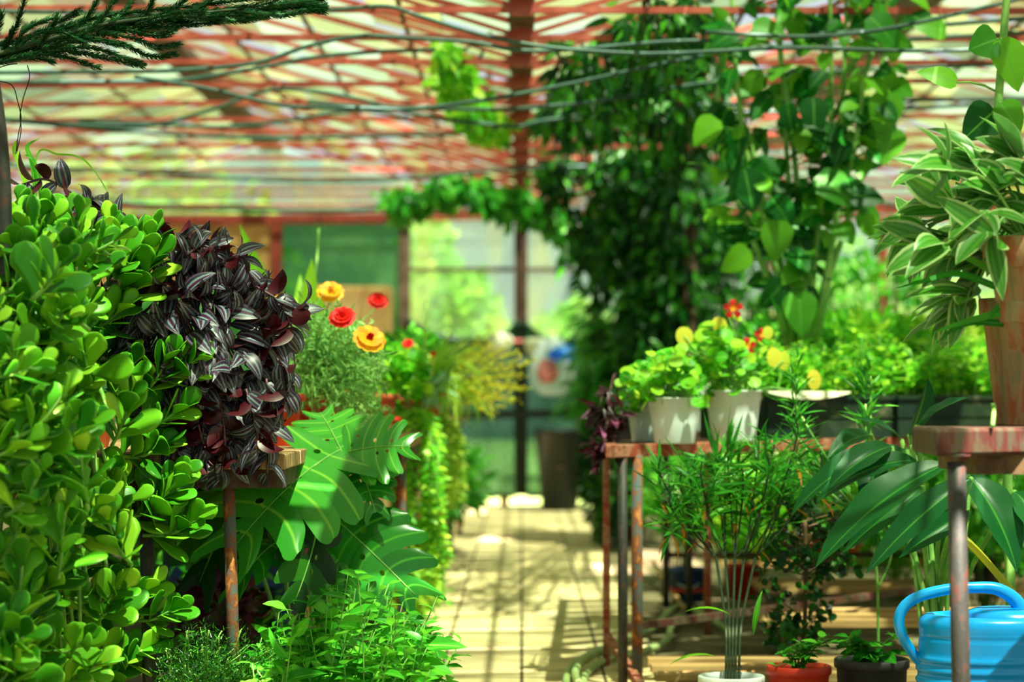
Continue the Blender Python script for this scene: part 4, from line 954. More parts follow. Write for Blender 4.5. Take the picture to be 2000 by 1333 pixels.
mb = MB(); tube(mb, smooth_path([P(1062, 668, DD-.15), P(1050, 690, DD-.15), P(1042, 720, DD-.15)], 4), .02, 8); tube(mb, smooth_path([P(1062, 668, DD-.15), P(1090, 700, DD-.15), P(1118, 705, DD-.15)], 4), .012, 8); mb.build('handle', M['bag_clear'], root)
mb, c = bag('x', '', [(0, -14), (14, -13), (24, -4), (27, 4), (20, 12), (8, 17), (0, 17)], 1100, 692, DD-.28, None, 1.05, .5, .2)
o = mb.build('blue_bag', M['bag_blue'], loc=c); tag(o, 'bright blue crumpled plastic bag stuffed in the top of the clear bag', 'bag')
root = thing('padlock', 'small silvery padlock on a bar where the door leaves meet', 'padlock', P(1017, 702, DD))
mb = MB(); q = P(1018, 703, DD); box(mb, q.x-.025, DD-.02, q.z-.03, q.x+.025, DD+.01, q.z+.02); mb.build('body', M['white_metal'], root, bevel=.006)
mb = MB(); tube(mb, smooth_path([(q.x-.016, DD, q.z+.02), (q.x-.014, DD, q.z+.05), (q.x, DD, q.z+.06), (q.x+.014, DD, q.z+.05), (q.x+.016, DD, q.z+.02)], 4), .005, 8); mb.build('shackle', M['frame_brown'], root)
mb = MB(); beam(mb, P(945, 668, DD+.02), P(1060, 668, DD+.02), .025, .03); o = mb.build('door_bolt', M['frame_red'], loc=P(1000, 668, DD)); tag(o, 'red-brown bar bolted across both door leaves', 'bolt')

# ================================================================ DARK CLIMBER round the post
root = thing('climbing_vine', 'dense dark climber hanging from the roof around a brown post right of the doors', 'climber', (.88, 12.0, 0))
mb = MB(); tube(mb, [(.88, 12.0, 0), (.875, 12.0, 1.2), (.88, 12.0, 2.3)], .042, 10); mbS = MB()
blobs = [((1230,330),(.20,.5,.32),12.4,1300), ((1320,400),(.22,.6,.38),12.3,1500), ((1300,560),(.24,.5,.36),12.3,1900), ((1260,640),(.14,.4,.26),12.2,800), ((1210,470),(.14,.4,.22),12.4,600), ((1390,500),(.12,.4,.28),12.6,260), ((1350,660),(.14,.4,.2),12.4,500),
         ((1200,130),(.26,.6,.18),8.9,360), ((1330,190),(.26,.6,.22),9.6,400), ((1130,225),(.2,.5,.12),10.2,260), ((1290,60),(.22,.5,.14),8.2,180), ((1090,330),(.10,.3,.14),12.6,260)]
mbL = MB()
for (px, py), r_, d, n in blobs:
    p, dv = ell(n, P(px, py, d), r_, .15); p[:, 2] = np.minimum(p[:, 2], [slope_pt(x_)-.04-R.rand()*.12 for x_ in p[:, 0]])
    leafset(mbL, p, unit(dv*.5+np.array((0, -.1, -.75))+.4*R.randn(n, 3)), np.array((0, -1, .4))+.6*R.randn(n, 3), R.uniform(.06, .12, n), R.uniform(.025, .04, n), .3, 'ovate', rows=4)
    for i in range(8):
        q = p[R.randint(n)]; tube(mbS, smooth_path([(.88+R.uniform(-.05, .05), 12, 2.2), (q[0], q[1], 2.15), tuple(q)], 4), .005, 4)
# hanging strands
for px, y0, y1 in ((1105,330,520),(1130,400,560),(1160,420,600),(1180,400,590),(1075,340,430),(1145,300,500)):
    pts = smooth_path([P(px-6, y0, 12.6), P(px+4, (y0+y1)/2, 12.6), P(px, y1, 12.5)], 6); tube(mbS, pts, .004, 4); m = 26
    t = np.linspace(0, 1, m); q = np.array([np.interp(t, np.linspace(0, 1, len(pts)), pts[:, k]) for k in range(3)]).T
    leafset(mbL, q, np.array((0, 0, -1))+.5*R.randn(m, 3), np.array((0, -1, .2))+.4*R.randn(m, 3), .11, .035, .2, 'ovate', rows=4)
mbL.build('foliage', M['vine'], root); mbS.build('stems', M['stem_dark'], root); mb.build('support_post', M['frame_brown'], root)
root = thing('vine_garland', 'green leafy garland slung along a cable across the top of the doors', 'climber', P(1000, 400, 13.2))
pts = smooth_path([P(x, y, 13.4) for x, y in ((765,385),(800,392),(850,368),(905,366),(965,385),(1010,392),(1060,412),(1110,440),(1150,452),(1200,430))], 8)
mbL, mbS = MB(), MB(); tube(mbS, pts, .008, 6); m = 1150; t = R.rand(m); q = np.array([np.interp(t, np.linspace(0, 1, len(pts)), pts[:, k]) for k in range(3)]).T+R.randn(m, 3)*np.array((.03, .05, .045))
leafset(mbL, q, np.array((.1, -.1, -1))+.5*R.randn(m, 3), np.array((0, -1, .4))+.5*R.randn(m, 3), R.uniform(.07, .12, m), .045, .4, 'ovate', rows=4)
mbL.build('foliage', M['mid'], root); mbS.build('stems', M['stem_dark'], root)
# second creeper up on the gutter left of centre
root = thing('gutter_creeper', 'bright creeper hanging from the roof just left of the valley gutter', 'climber', P(890, 150, 11.5))
mbL, mbS = MB(), MB()
for (px, py), r_, d, n in (((890,150),(.08,.4,.08),9.3,300), ((930,225),(.10,.4,.07),10.2,340), ((870,110),(.05,.3,.05),8.8,100), ((960,250),(.09,.4,.05),10.8,180)):
    p, dv = ell(n, P(px, py, d), r_, .1); p[:, 2] = np.minimum(p[:, 2], [slope_pt(x_)-.04-R.rand()*.1 for x_ in p[:, 0]]); leafset(mbL, p, np.array((0, 0, -.6))+.7*R.randn(n, 3), np.array((0, -.8, .5))+.5*R.randn(n, 3), R.uniform(.05, .09, n), .04, .4, 'ovate', rows=4)
    for i in range(6): q = p[R.randint(n)]; tube(mbS, smooth_path([P(960, 60, d), P((px+960)/2, py-20, d), tuple(q)], 4), .004, 4)
mbL.build('foliage', M['bright'], root); mbS.build('stems', M['stem_dark'], root)
# shrub by the doors right
root = thing('long_leaved_shrub', 'shrub with long drooping leaves by the right door leaf under the climber', 'shrub', (.48, 13.0, 0))
c = P(1165, 640, 13.0); mbL, mbS = MB(), MB()
for i in range(34):
    q = P(R.uniform(1130, 1215), R.uniform(560, 800), R.uniform(12.6, 13.4)); tube(mbS, smooth_path([(.48, 13, 0), (.46, 13, .7), tuple(q)], 4), .006, 5)
    m = 12; a = R.rand(m)*6.28; leafset(mbL, np.repeat(np.array(q)[None], m, 0), np.stack([np.cos(a), np.sin(a)*.6, R.uniform(-.5, .5, m)], -1), (0, -.3, 1), R.uniform(.15, .26, m), .04, R.uniform(.6, 1.3, m), 'lance', rows=6)
mbL.build('foliage', M['mid'], root); mbS.build('stems', M['stem_dark'], root)
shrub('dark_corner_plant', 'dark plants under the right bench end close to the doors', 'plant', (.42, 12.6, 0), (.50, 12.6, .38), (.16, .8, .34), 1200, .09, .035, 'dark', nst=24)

# ================================================================ RIGHT BENCH THINGS
def white_pot(px, w_px, ytop, ybot, d, label, seed):
    X = (px-CX)/F*d; h = px2m(ybot-ytop, d); r_ = px2m(w_px, d)/2
    root = thing('nasturtium_plant', label, 'potted plant', (X, d, RB_H))
    c = (X, d, RB_H); mb = MB()
    lathe(mb, c, [(0, 0), (r_*.74, 0), (r_*.76, .004), (r_*.86, h*.5), (r_*.862, h*.52), (r_*.95, h*.80), (r_*.97, h*.81), (r_*.985, h*.97), (r_*1.03, h*.975), (r_*1.03, h), (r_*.96, h), (r_*.90, h*.7), (0, h*.68)], 48)
    mb.build('pot', M['whitepot'], root); mb = MB(); lathe(mb, c, [(0, h*.9), (r_*.9, h*.88), (r_*.9, h*.8)], 24); mb.build('soil', M['soil'], root)
    return root, c, h, r_
def nasturtium(root, c, h, spots, spread, n, d):
    mbL, mbS = MB(), MB(); b = np.array(c)+(0, 0, h*.85)
    for i in range(n):
        px, py = spots[R.randint(len(spots))]; q = np.array(P(px+R.randn()*spread, py+R.randn()*spread*.8, d+R.uniform(-.12, .12)))
        q[2] = max(q[2], b[2]-.02); tube(mbS, curve_stem(b+.03*R.randn(3)*np.array((1, 1, .2)), q, .03, 5), .0014, 4)
        s = R.uniform(.022, .046); nrm = unit(np.array((0, -.55, .8))+.5*R.randn(3)); dv = unit(np.cross(nrm, rdir(1)[0]))
        leafset(mbL, q-dv*s*.5, dv, nrm, s, s*1.05, .25, 'round', rows=6, cols=4, fold=.12)
    mbL.build('foliage', M['bright'], root); mbS.build('stems', M['stem_pale'], root)
def nast_flower(root, px, py, d, r_px, face=(0, -1, .3)):
    c = np.array(P(px, py, d)); r_ = px2m(r_px, d); f = unit(np.array(face)); u = unit(np.cross(f, (0, 0, 1))); v = np.cross(u, f)
    mb = MB(); a = np.arange(5)/5*2*PI+.3; rad = np.cos(a)[:, None]*u+np.sin(a)[:, None]*v
    leafset(mb, c+rad*r_*.12, unit(rad+f*.35), np.repeat(f[None], 5, 0), r_, r_*.8, .6, 'petal', rows=6, cols=4, fold=.1, wave=.12); fl = mb.build('flower', M['nastpetal'], root)
    mb = MB(); leafset(mb, np.repeat(c[None], 5, 0)+f*.002, unit(rad+f*.5), np.repeat(f[None], 5, 0), r_*.4, r_*.18, .3, 'petal', rows=3); mb.build('flower_throat', M['orangepetal'], fl)
    return c
r1, c1, h1, q1 = white_pot(1268, 90, 788, 862, 6.75, 'left white plastic pot of nasturtium, half hidden behind its neighbour', 1)
r2, c2, h2, q2 = white_pot(1317, 105, 776, 866, 6.48, 'middle white plastic pot with nasturtium at the bench corner', 2)
r3, c3, h3, q3 = white_pot(1432, 112, 760, 860, 6.75, 'right white plastic pot with red-flowered nasturtium', 3)
nasturtium(r1, c1, h1, [(1235,760),(1250,740),(1225,785),(1265,725)], 16, 90, 6.7)
nasturtium(r2, c2, h2, [(1300,740),(1270,760),(1330,735),(1345,760),(1310,715)], 22, 150, 6.5)
nasturtium(r3, c3, h3, [(1400,700),(1440,690),(1380,730),(1470,710),(1430,740),(1410,660),(1350,690)], 24, 210, 6.75)
for px, py, rp in ((1432, 604, 18), (1459, 678, 17), (1488, 656, 14)):
    cc = nast_flower(r3, px, py, 6.75, rp, (R.uniform(-.2, .2), -1, .2)); mb = MB(); tube(mb, curve_stem(np.array(c3)+(0, 0, h3*.8), cc+(0, .01, 0), .02, 5), .0016, 5); mb.build('flower_stem', M['stem_pale'], r3)
mb = MB()
for px, py, s, wr in ((1337,657,.058,.95),(1405,635,.05,.95),(1590,742,.062,.7),(1530,705,.06,.6),(1512,698,.06,.8),(1400,772,.055,.9),(1500,650,.04,.8)):
    q = np.array(P(px, py, 6.7)); leafset(mb, q-np.array((0, 0, s*.5)), (0, 0, 1), (R.uniform(-.3, .3), -1, .2), s, s*wr, .3, 'round', rows=6, cols=4, fold=.1)
mb.build('yellow_leaves', M['yellowleaf'], r3)
mb = MB(); tube(mb, smooth_path([np.array(c3)+(0, 0, h3*.85), P(1500, 758, 6.7), P(1550, 762, 6.7), P(1590, 742, 6.7)], 5), .002, 5); tube(mb, smooth_path([np.array(c3)+(0, 0, h3*.85), P(1370, 700, 6.7), P(1337, 657, 6.7)], 5), .002, 5)
tube(mb, smooth_path([np.array(c3)+(0, 0, h3*.85), P(1500, 730, 6.7), P(1530, 705, 6.7)], 5), .002, 5); mb.build('long_stems', M['stem_pale'], r3)
# purple plant at the bench corner
root = thing('purple_heart_plant', 'small purple-leaved plant drooping over the left corner of the right bench', 'plant', (.30, 7.1, RB_H))
add_pot(root, (.30, 7.1, RB_H), .05, .04, .08, M['blackpot']); mb, mb2 = MB(), MB()
for (px, py) in ((1190,770),(1170,800),(1180,830),(1200,850),(1190,870),(1175,880),(1210,820)):
    q = np.array(P(px, py, 6.6)); tube(mb2, smooth_path([(.30, 7.1, RB_H+.07), (q[0]+.03, 6.9, max(q[2], RB_H)+.06), tuple(q)], 4), .003, 5)
    m = 10; leafset(mb, q+.012*R.randn(m, 3), np.array((-.35, -.3, -.25))+.6*R.randn(m, 3), np.array((0, -.5, .8))+.3*R.randn(m, 3), R.uniform(.05, .08, m), .022, .5, 'ovate', rows=5)
mb.build('foliage', M['purpleleaf'], root); mb2.build('stems', M['stem_purple'], root)
# green trough with basil
def trough(pa, pb, da, db, ytop, label, cloth=False):
    a = np.array(P(pa, 0, da))[:2]; b = np.array(P(pb, 0, db))[:2]; u = unit(b-a); nrm = np.array((-u[1], u[0])); wd = .30; h = .135
    c = (a+b)/2+nrm*wd/2; root = thing('planter_trough', label, 'planter', (c[0], c[1], RB_H)); L = np.linalg.norm(b-a)
    def q(s, w_, z): return np.append(a+u*s+nrm*w_, RB_H+z)
    mb = MB(); t = .006
    for (s0, s1, w0, w1) in ((0, L, 0, t), (0, L, wd-t, wd), (0, t, 0, wd), (L-t, L, 0, wd)):
        v = [q(s, w_, z) for z in (0, h) for s, w_ in ((s0, w0), (s1, w0), (s1, w1), (s0, w1))]; mb.add(v, [(3,2,1,0), (4,5,6,7), (0,1,5,4), (1,2,6,5), (2,3,7,6), (3,0,4,7)])
    v = [q(s, w_, z) for z in (h-.012, h) for s, w_ in ((-.006, -.008), (L+.006, -.008), (L+.006, .0), (-.006, .0))]; mb.add(v, [(3,2,1,0), (4,5,6,7), (0,1,5,4), (1,2,6,5), (2,3,7,6), (3,0,4,7)])
    v = [q(s, w_, z) for z in (h*.48, h*.52) for s, w_ in ((0, -.004), (L, -.004), (L, 0), (0, 0))]; mb.add(v, [(3,2,1,0), (4,5,6,7), (0,1,5,4), (1,2,6,5), (2,3,7,6), (3,0,4,7)])
    mb.build('trough', M['green_metal'], root, smooth=False)
    v = [q(s, w_, z) for z in (0.005, h*.82) for s, w_ in ((t, t), (L-t, t), (L-t, wd-t), (t, wd-t))]; mb = MB(); mb.add(v, [(3,2,1,0), (4,5,6,7), (0,1,5,4), (1,2,6,5), (2,3,7,6), (3,0,4,7)]); mb.build('soil', M['soil'], root, smooth=False)
    return root, q, L, wd, h
def basil(root, q, L, wd, h, n, hmax, mat, Lf):
    mbL, mbS = MB(), MB()
    for i in range(n):
        s, w_ = R.uniform(.0, L), R.uniform(.02, wd-.02); b = q(s, w_, h*.8); tp = b+np.array((R.uniform(-.05, .05), R.uniform(-.04, .04), R.uniform(.35, 1)*hmax))
        sprig(tp, b, 14, Lf, mbl=mbL, mbs=mbS, sag=0, up=.5)
    mbL.build('foliage', M[mat], root); mbS.build('stems', M['stem_pale'], root)
tr = trough(1497, 1742, 7.05, 7.40, 768, 'green metal trough of bright leafy herbs beside the white pots'); basil(*tr, 90, .22, 'bright', .045)
tr = trough(1752, 2080, 7.42, 7.9, 768, 'green metal trough of bright leafy herbs behind the clay pots'); basil(*tr, 120, .24, 'bright', .05)
mb = MB(); nn = 14; v = []
for i in range(nn):
    f = i/(nn-1); x = 1500+f*160; sag = math.sin(f*PI)*16
    for yy, dz in ((768, 0.22), (767, .0), (770+sag*.8, -.025)): 
        q_ = P(x, yy, 7.0+.25*f); v.append((q_.x, q_.y+dz*.6, q_.z+(.006 if dz > .1 else .003)))
idx = np.arange(nn*3).reshape(nn, 3); mb.add(v, np.stack([idx[:-1, :-1], idx[1:, :-1], idx[1:, 1:], idx[:-1, 1:]], -1).reshape(-1, 4))
o = mb.build('sagging_cloth', M['cloth'], loc=P(1570, 770, 7.1)); tag(o, 'cream cloth strip sagging over the trough rim', 'cloth')
# bushier plants behind
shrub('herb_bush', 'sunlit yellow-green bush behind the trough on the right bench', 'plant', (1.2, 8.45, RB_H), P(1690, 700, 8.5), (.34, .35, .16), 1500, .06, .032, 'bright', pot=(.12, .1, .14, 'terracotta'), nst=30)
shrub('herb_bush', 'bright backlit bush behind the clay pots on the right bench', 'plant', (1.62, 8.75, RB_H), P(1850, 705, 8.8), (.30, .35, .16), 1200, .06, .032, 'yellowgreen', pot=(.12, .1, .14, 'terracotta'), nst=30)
shrub('bench_greenery', 'green plant behind the right white pot on the bench', 'plant', (.78, 8.4, RB_H), P(1520, 700, 8.2), (.22, .3, .12), 700, .055, .03, 'weed', pot=(.10, .08, .12, 'redpot'), nst=20)
shrub('distant_tree_plant', 'tall hazy tree-like plant by the far wall at the right', 'tree', (2.2, 13.6, 0), P(1690, 590, 13.4), (.45, .6, .28), 260, .11, .05, 'weed', nst=30, srad=.012, smat='stem_brown')
shrub('distant_leafy_plant', 'blue-green leafy plant behind the tall plant near the far wall', 'shrub', (1.35, 13.2, 0), P(1480, 540, 13.2), (.30, .5, .5), 520, .10, .045, 'mid', nst=30, srad=.01, smat='stem_brown')
shrub('distant_bush', 'wide yellow-green bush at the far right of the greenhouse', 'shrub', (3.0, 12.5, 0), (2.75, 12.5, .85), (.8, .8, .38), 1700, .11, .05, 'bright', nst=40, srad=.01)
shrub('far_bench_bush', 'low leafy mass far down the right side behind the herbs', 'shrub', (2.2, 10.8, 0), (2.1, 10.8, .75), (.8, .7, .3), 1900, .09, .045, 'weed', nst=40, srad=.008)

# tall leafy plant
base = tuple(P(1568, 860, 7.9)); base = (base[0], 7.95, RB_H)
root = thing('tall_leafy_plant', 'very tall pale-stemmed plant with big ovate leaves reaching the roof', 'plant', base)
add_pot(root, base, .15, .12, .2, M['blackpot']); mbL, mbS = MB(), MB()
stp = [[(1535,640),(1500,450),(1460,300),(1440,150),(1428,-40)], [(1550,640),(1545,450),(1538,300),(1530,150),(1520,-40)], [(1560,640),(1560,400),(1540,200),(1522,80),(1525,-40)], [(1575,640),(1600,430),(1620,300),(1625,150),(1622,-40)],
       [(1590,640),(1630,450),(1640,300),(1650,150),(1655,-40)], [(1600,640),(1640,400),(1672,280),(1690,150),(1720,60),(1740,-30)], [(1545,640),(1520,500),(1490,380),(1462,250)], [(1600,600),(1660,420),(1710,250),(1722,130),(1770,20)], [(1565,640),(1580,500),(1600,380),(1635,260)], [(1530,640),(1490,520),(1420,330),(1400,210),(1430,60)]]
for pts in stp:
    pts = smooth_path([np.array(base)+(R.uniform(-.05, .05), R.uniform(-.05, .05), .15)]+[P(x, y, 7.6+R.uniform(-.05, .05)) for x, y in pts], 6); tube(mbS, pts, np.linspace(.014, .006, len(pts)), 7)
    m = 32; t = R.uniform(.3, 1, m)**.8; q = np.array([np.interp(t, np.linspace(0, 1, len(pts)), pts[:, k]) for k in range(3)]).T
    a = R.rand(m)*2*PI; rad = np.stack([np.cos(a), np.sin(a)*.8, R.uniform(-.1, .5, m)], -1); pl = R.uniform(.03, .09, m)[:, None]
    for k in range(m): tube(mbS, [q[k], q[k]+rad[k]*pl[k]], .002, 4)
    s = R.uniform(.06, .125, m); leafset(mbL, q+rad*pl, unit(rad*.6+np.array((0, -.1, -.55))+.3*R.randn(m, 3)), np.array((0, -.7, .6))+.5*R.randn(m, 3), s, s*R.uniform(.6, .85, m), R.uniform(.2, .8, m), 'heart', rows=6, cols=4, fold=.15, wave=.05)
big = [(1455,330,.15,(.2,-.2,-1)),(1520,430,.14,(-.1,-.2,-1)),(1600,340,.16,(.6,-.2,-.5)),(1660,380,.12,(.9,-.2,-.1)),(1590,190,.13,(0,-.3,-1)),(1650,270,.10,(-.4,-.2,-1)),(1560,570,.15,(.05,-.3,-1)),(1470,50,.12,(1,-.2,-.2)),(1440,60,.10,(-.8,-.2,-.4)),(1700,30,.14,(.7,-.2,-.7)),(1740,180,.15,(-.3,-.2,-1)),(1750,250,.13,(-.4,-.2,-1)),(1570,230,.1,(1,-.2,-.3)),(1400,230,.12,(-.7,-.2,-.8)),(1850,60,.12,(-.8,-.3,.2))]
for x, y, s, dv in big: leafset(mbL, P(x, y, 7.5), dv, (0, -1, .5), s, s*.78, .4, 'heart', rows=8, cols=4, fold=.12, wave=.05)
mbL.build('foliage', M['tallleaf'], root); mbS.build('stems', M['stem_pale'], root)

# tall single stem at far right
base = (P(1960, 0, 5.6).x+.02, 5.6, 0)
root = thing('broadleaf_stem_plant', 'single thick green stem with paired round leaves at the upper right edge', 'plant', base)
mbL, mbS = MB(), MB(); tube(mbS, smooth_path([base, P(1965, 900, 5.6), P(1955, 400, 5.55), P(1950, 250, 5.5), P(1958, 120, 5.5), P(1972, -40, 5.5)], 6), np.linspace(.013, .009, 31), 10)
for (bx, by, dv, s, w_, nr) in ((1950,75,(-.75,-.2,-.25),.075,.09,(0,-1,.2)), (1958,75,(.35,-.2,-1),.135,.085,(0,-1,.2)), (1945,215,(-.6,-.3,-.5),.11,.10,(.1,-1,.3)), (1955,200,(.4,-.2,-.6),.09,.08,(0,-1,.3)), (1860,300,(-.55,-.2,-.6),.115,.085,(0,-1,.4)), (1840,300,(.4,-.3,-.6),.08,.08,(0,-1,.5)), (1870,160,(-.8,-.2,.3),.1,.06,(0,-1,.5))):
    b = np.array(P(bx, by, 5.48)); tube(mbS, curve_stem(P(1953, by+20, 5.5), b, .01, 4), .003, 5)
    leafset(mbL, b, dv, nr, s, w_, .5, 'heart', rows=8, cols=4, fold=.12, wave=.04)
mbL.build('foliage', M['tallleaf'], root); mbS.build('stems', M['stem_pale'], root)

# terracotta pots on the near table with variegated plant
def clay_pot(cx, cy, cz_, rt, rb, h, label, name='clay_pot'):
    root = thing(name, label, 'pot', (cx, cy, cz_)); mb = MB()
    lathe(mb, (cx, cy, cz_), [(0, 0), (rb*.97, 0), (rb, .004), (rt*.97, h*.82), (rt*1.10, h*.825), (rt*1.12, h*.835), (rt*1.15, h*.99), (rt*1.13, h), (rt*.98, h), (rt*.9, h*.8), (rb*.85, .02), (0, .02)], 48)
    mb.build('pot', M['terracotta_old'], root); return root
pc = P(1990, 820, 4.38)
rA = clay_pot(P(2010, 0, 4.32).x, 4.32, TABLE_Z, .055, .045, .235, 'tall lower clay pot carrying the striped plant pot on the near table')
rB = thing('variegated_spiderwort', 'striped white-and-green leafy plant in a weathered clay pot at the right edge', 'potted plant', (P(2012, 0, 4.32).x, 4.32, TABLE_Z+.12))
c = ORG[rB.name]; mb = MB(); hh = (HY-465)/F*4.32+EYE-c.z
lathe(mb, c, [(0, 0), (.046, 0), (.05, .003), (.072, hh-.058), (.083, hh-.058), (.086, hh-.055), (.09, hh-.002), (.088, hh), (.08, hh), (.072, hh*.75), (.045, .01), (0, .01)], 48); mb.build('pot', M['terracotta_old'], rB)
mb = MB(); lathe(mb, c, [(0, hh*.93), (.074, hh*.92), (.07, hh*.8)], 24); mb.build('soil', M['soil'], rB)
mbL, mbS = MB(), MB(); b = np.array(c)+(0, 0, hh*.93)
for i in range(44):
    px, py = R.uniform(1800, 2080), R.uniform(300, 620)
    if py > 460 and px > 1935: continue
    if py < 330 and px < 1880: continue
    if py > 560 and px < 1860: continue
    q = np.array(P(px, py, 4.42+R.uniform(-.16, .12))); tube(mbS, smooth_path([b, (b+q)/2+np.array((0, 0, .05)), q], 4), .003, 5)
    m = 7; ang = R.rand(m)*6.28; out = unit(q-b+np.array((-.05, -.03, .0)))
    dv = unit(out*.8+.55*R.randn(m, 3)+np.array((-.1, -.1, -.05)))
    leafset(mbL, np.repeat(q[None], m, 0)+.008*R.randn(m, 3), dv, np.array((0, -.5, .8))+.4*R.randn(m, 3), R.uniform(.085, .14, m), R.uniform(.036, .05, m), R.uniform(.3, 1.1, m), 'lance', rows=7, cols=4, fold=.25)
mbL.build('foliage', M['variegated'], rB); mbS.build('stems', M['stem_green'], rB)
mb = MB()
for pts in ([(1945,560),(1870,535),(1800,550),(1745,565)], [(1960,632),(1900,630),(1860,645),(1828,672)], [(1960,610),(1900,625),(1850,640),(1822,652)], [(2010,545),(1970,580),(1930,620),(1905,640)], [(1940,530),(1880,500),(1800,480),(1700,475)]):
    pts = smooth_path([P(x, y, 4.3) for x, y in pts], 6); m_ = len(pts); tg = unit(np.gradient(pts, axis=0)); sd = unit(np.cross(tg, (0, -1, .3))); ww = .0075*np.clip(np.linspace(1.1, 0, m_), 0, 1)[:, None]**.7
    idx = np.arange(m_); mb.add(np.concatenate([pts-sd*ww, pts+sd*ww+(0, .002, 0)]), np.stack([idx[:-1], idx[:-1]+m_, idx[1:]+m_, idx[1:]], -1), np.stack([np.r_[np.zeros(m_), np.ones(m_)], np.r_[idx, idx]/m_], -1))
mb.build('long_blades', M['mid'], rB)
clay_pot(P(1975, 0, 4.45).x, 4.45, TABLE_Z, .055, .03, .245, 'narrow reddish clay pot standing close behind the tall clay pot')
mb = MB(); tube(mb, smooth_path([P(1944, 846, 4.02)+Vector((0, .03, .012)), P(1940, 800, 4.1), P(1938, 790, 4.1)], 5), .004, 6); o = mb.build('green_stalk', M['stem_pale'], loc=P(1944, 840, 4.05)); tag(o, 'short green stalk standing up on the near rusty table', 'stalk')

# ================================================================ BROAD LEAF PLANT (canna) before the trough
base = (1.0, 5.5, 0)
root = thing('canna_plant', 'plant with big drooping blue-green paddle leaves in front of the right bench', 'plant', base)
mbL, mbS = MB(), MB()
can = [ # base px, tip px, width, droop, normal
 ((1850,905),(1610,1075),.10,.7,(-.2,-.6,.8),5.3), ((1895,935),(1725,1105),.07,.8,(-.3,-.8,.4),5.1), ((1770,880),(1560,975),.08,1.1,(0,-.5,.85),5.6), ((1740,872),(1640,940),.07,.9,(.1,-.6,.8),5.5),
 ((1790,900),(1620,960),.075,1.0,(0,-.6,.8),5.5), ((1790,830),(1875,775),.05,.3,(0,-.6,.8),5.5), ((1775,850),(1825,765),.075,.3,(.5,-.8,.2),5.7), ((1890,930),(1990,1090),.10,.8,(.2,-.7,.6),5.2), ((1880,920),(1960,1050),.08,.8,(.1,-.6,.7),5.4),
 ((1780,870),(1880,835),.05,.9,(0,-.5,.8),5.6), ((1700,850),(1635,880),.06,.9,(0,-.6,.8),5.8), ((1800,950),(1690,1080),.05,.8,(.3,-.7,.5),5.4), ((1890,1000),(1800,1090),.05,.9,(.2,-.8,.5),5.2), ((1760,860),(1690,810),.03,.6,(0,-.6,.8),5.7), ((1980,960),(2060,1080),.09,.8,(0,-.7,.5),5.2), ((1720,880),(1690,990),.07,.8,(-.3,-.8,.5),5.6), ((1900,880),(1840,850),.04,.5,(0,-.6,.8),5.6)]
for (a, b_, w_, dr, nr, d) in can:
    pa, pb = np.array(P(*a, d)), np.array(P(*b_, d-.12)); L = np.linalg.norm(pb-pa)
    leafset(mbL, pa, (pb-pa)+np.array((0, 0, .3*L*dr)), nr, L*1.08, w_, dr, 'lance', rows=14, cols=6, fold=.42, wave=.09)
    tube(mbS, smooth_path([np.array(base)+(R.uniform(-.04, .04), 0, 0), ((base[0]+pa[0])/2, 5.5, pa[2]*.6), pa], 5), .006, 7)
mbL.build('foliage', M['broad'], root); mbS.build('stems', M['stem_pale'], root)
mb = MB(); tube(mb, smooth_path([P(1800, 985, 5.3), P(1890, 1060, 5.25), P(1965, 1145, 5.2), P(2040, 1240, 5.2)], 5), .0085, 8); o = mb.build('yellow_stalk', M['yellowleaf'], loc=P(1965, 1145, 5.2)); tag(o, 'pale yellow leaf stalk leaning diagonally behind the watering can', 'stalk')

# ================================================================ PALM-LIKE NARROW LEAF PLANTS in floor pots
def floor_pot(px, w_px, ytop, d, mat, label, name, cat='potted plant', taper=.78, square=False):
    X = (px-CX)/F*d; z = EYE+(HY-ytop)/F*d; r_ = px2m(w_px, d)/2; root = thing(name, label, cat, (X, d, 0))
    add_pot(root, (X, d, 0), r_*.95, r_*taper, z, M[mat], rim=.022, rw=r_*.05); return root, (X, d, 0), z, r_
root, c, z, r_ = floor_pot(1427, 130, 1318, 5.5, 'whitepot', 'slender plant with narrow-leaved tufts in a white pot on the floor', 'oleander_plant')
mbL, mbS, mbO = MB(), MB(), MB(); OL = (1398, 1416, 1434, 1452, 1474)
for kx in OL: tube(mbS, smooth_path([(c[0]+(kx-1430)*.0004, c[1], z*.85), P(1428*.6+kx*.4, 1220, 5.6), P(kx, 1090, 5.72)], 5), .0035, 6)
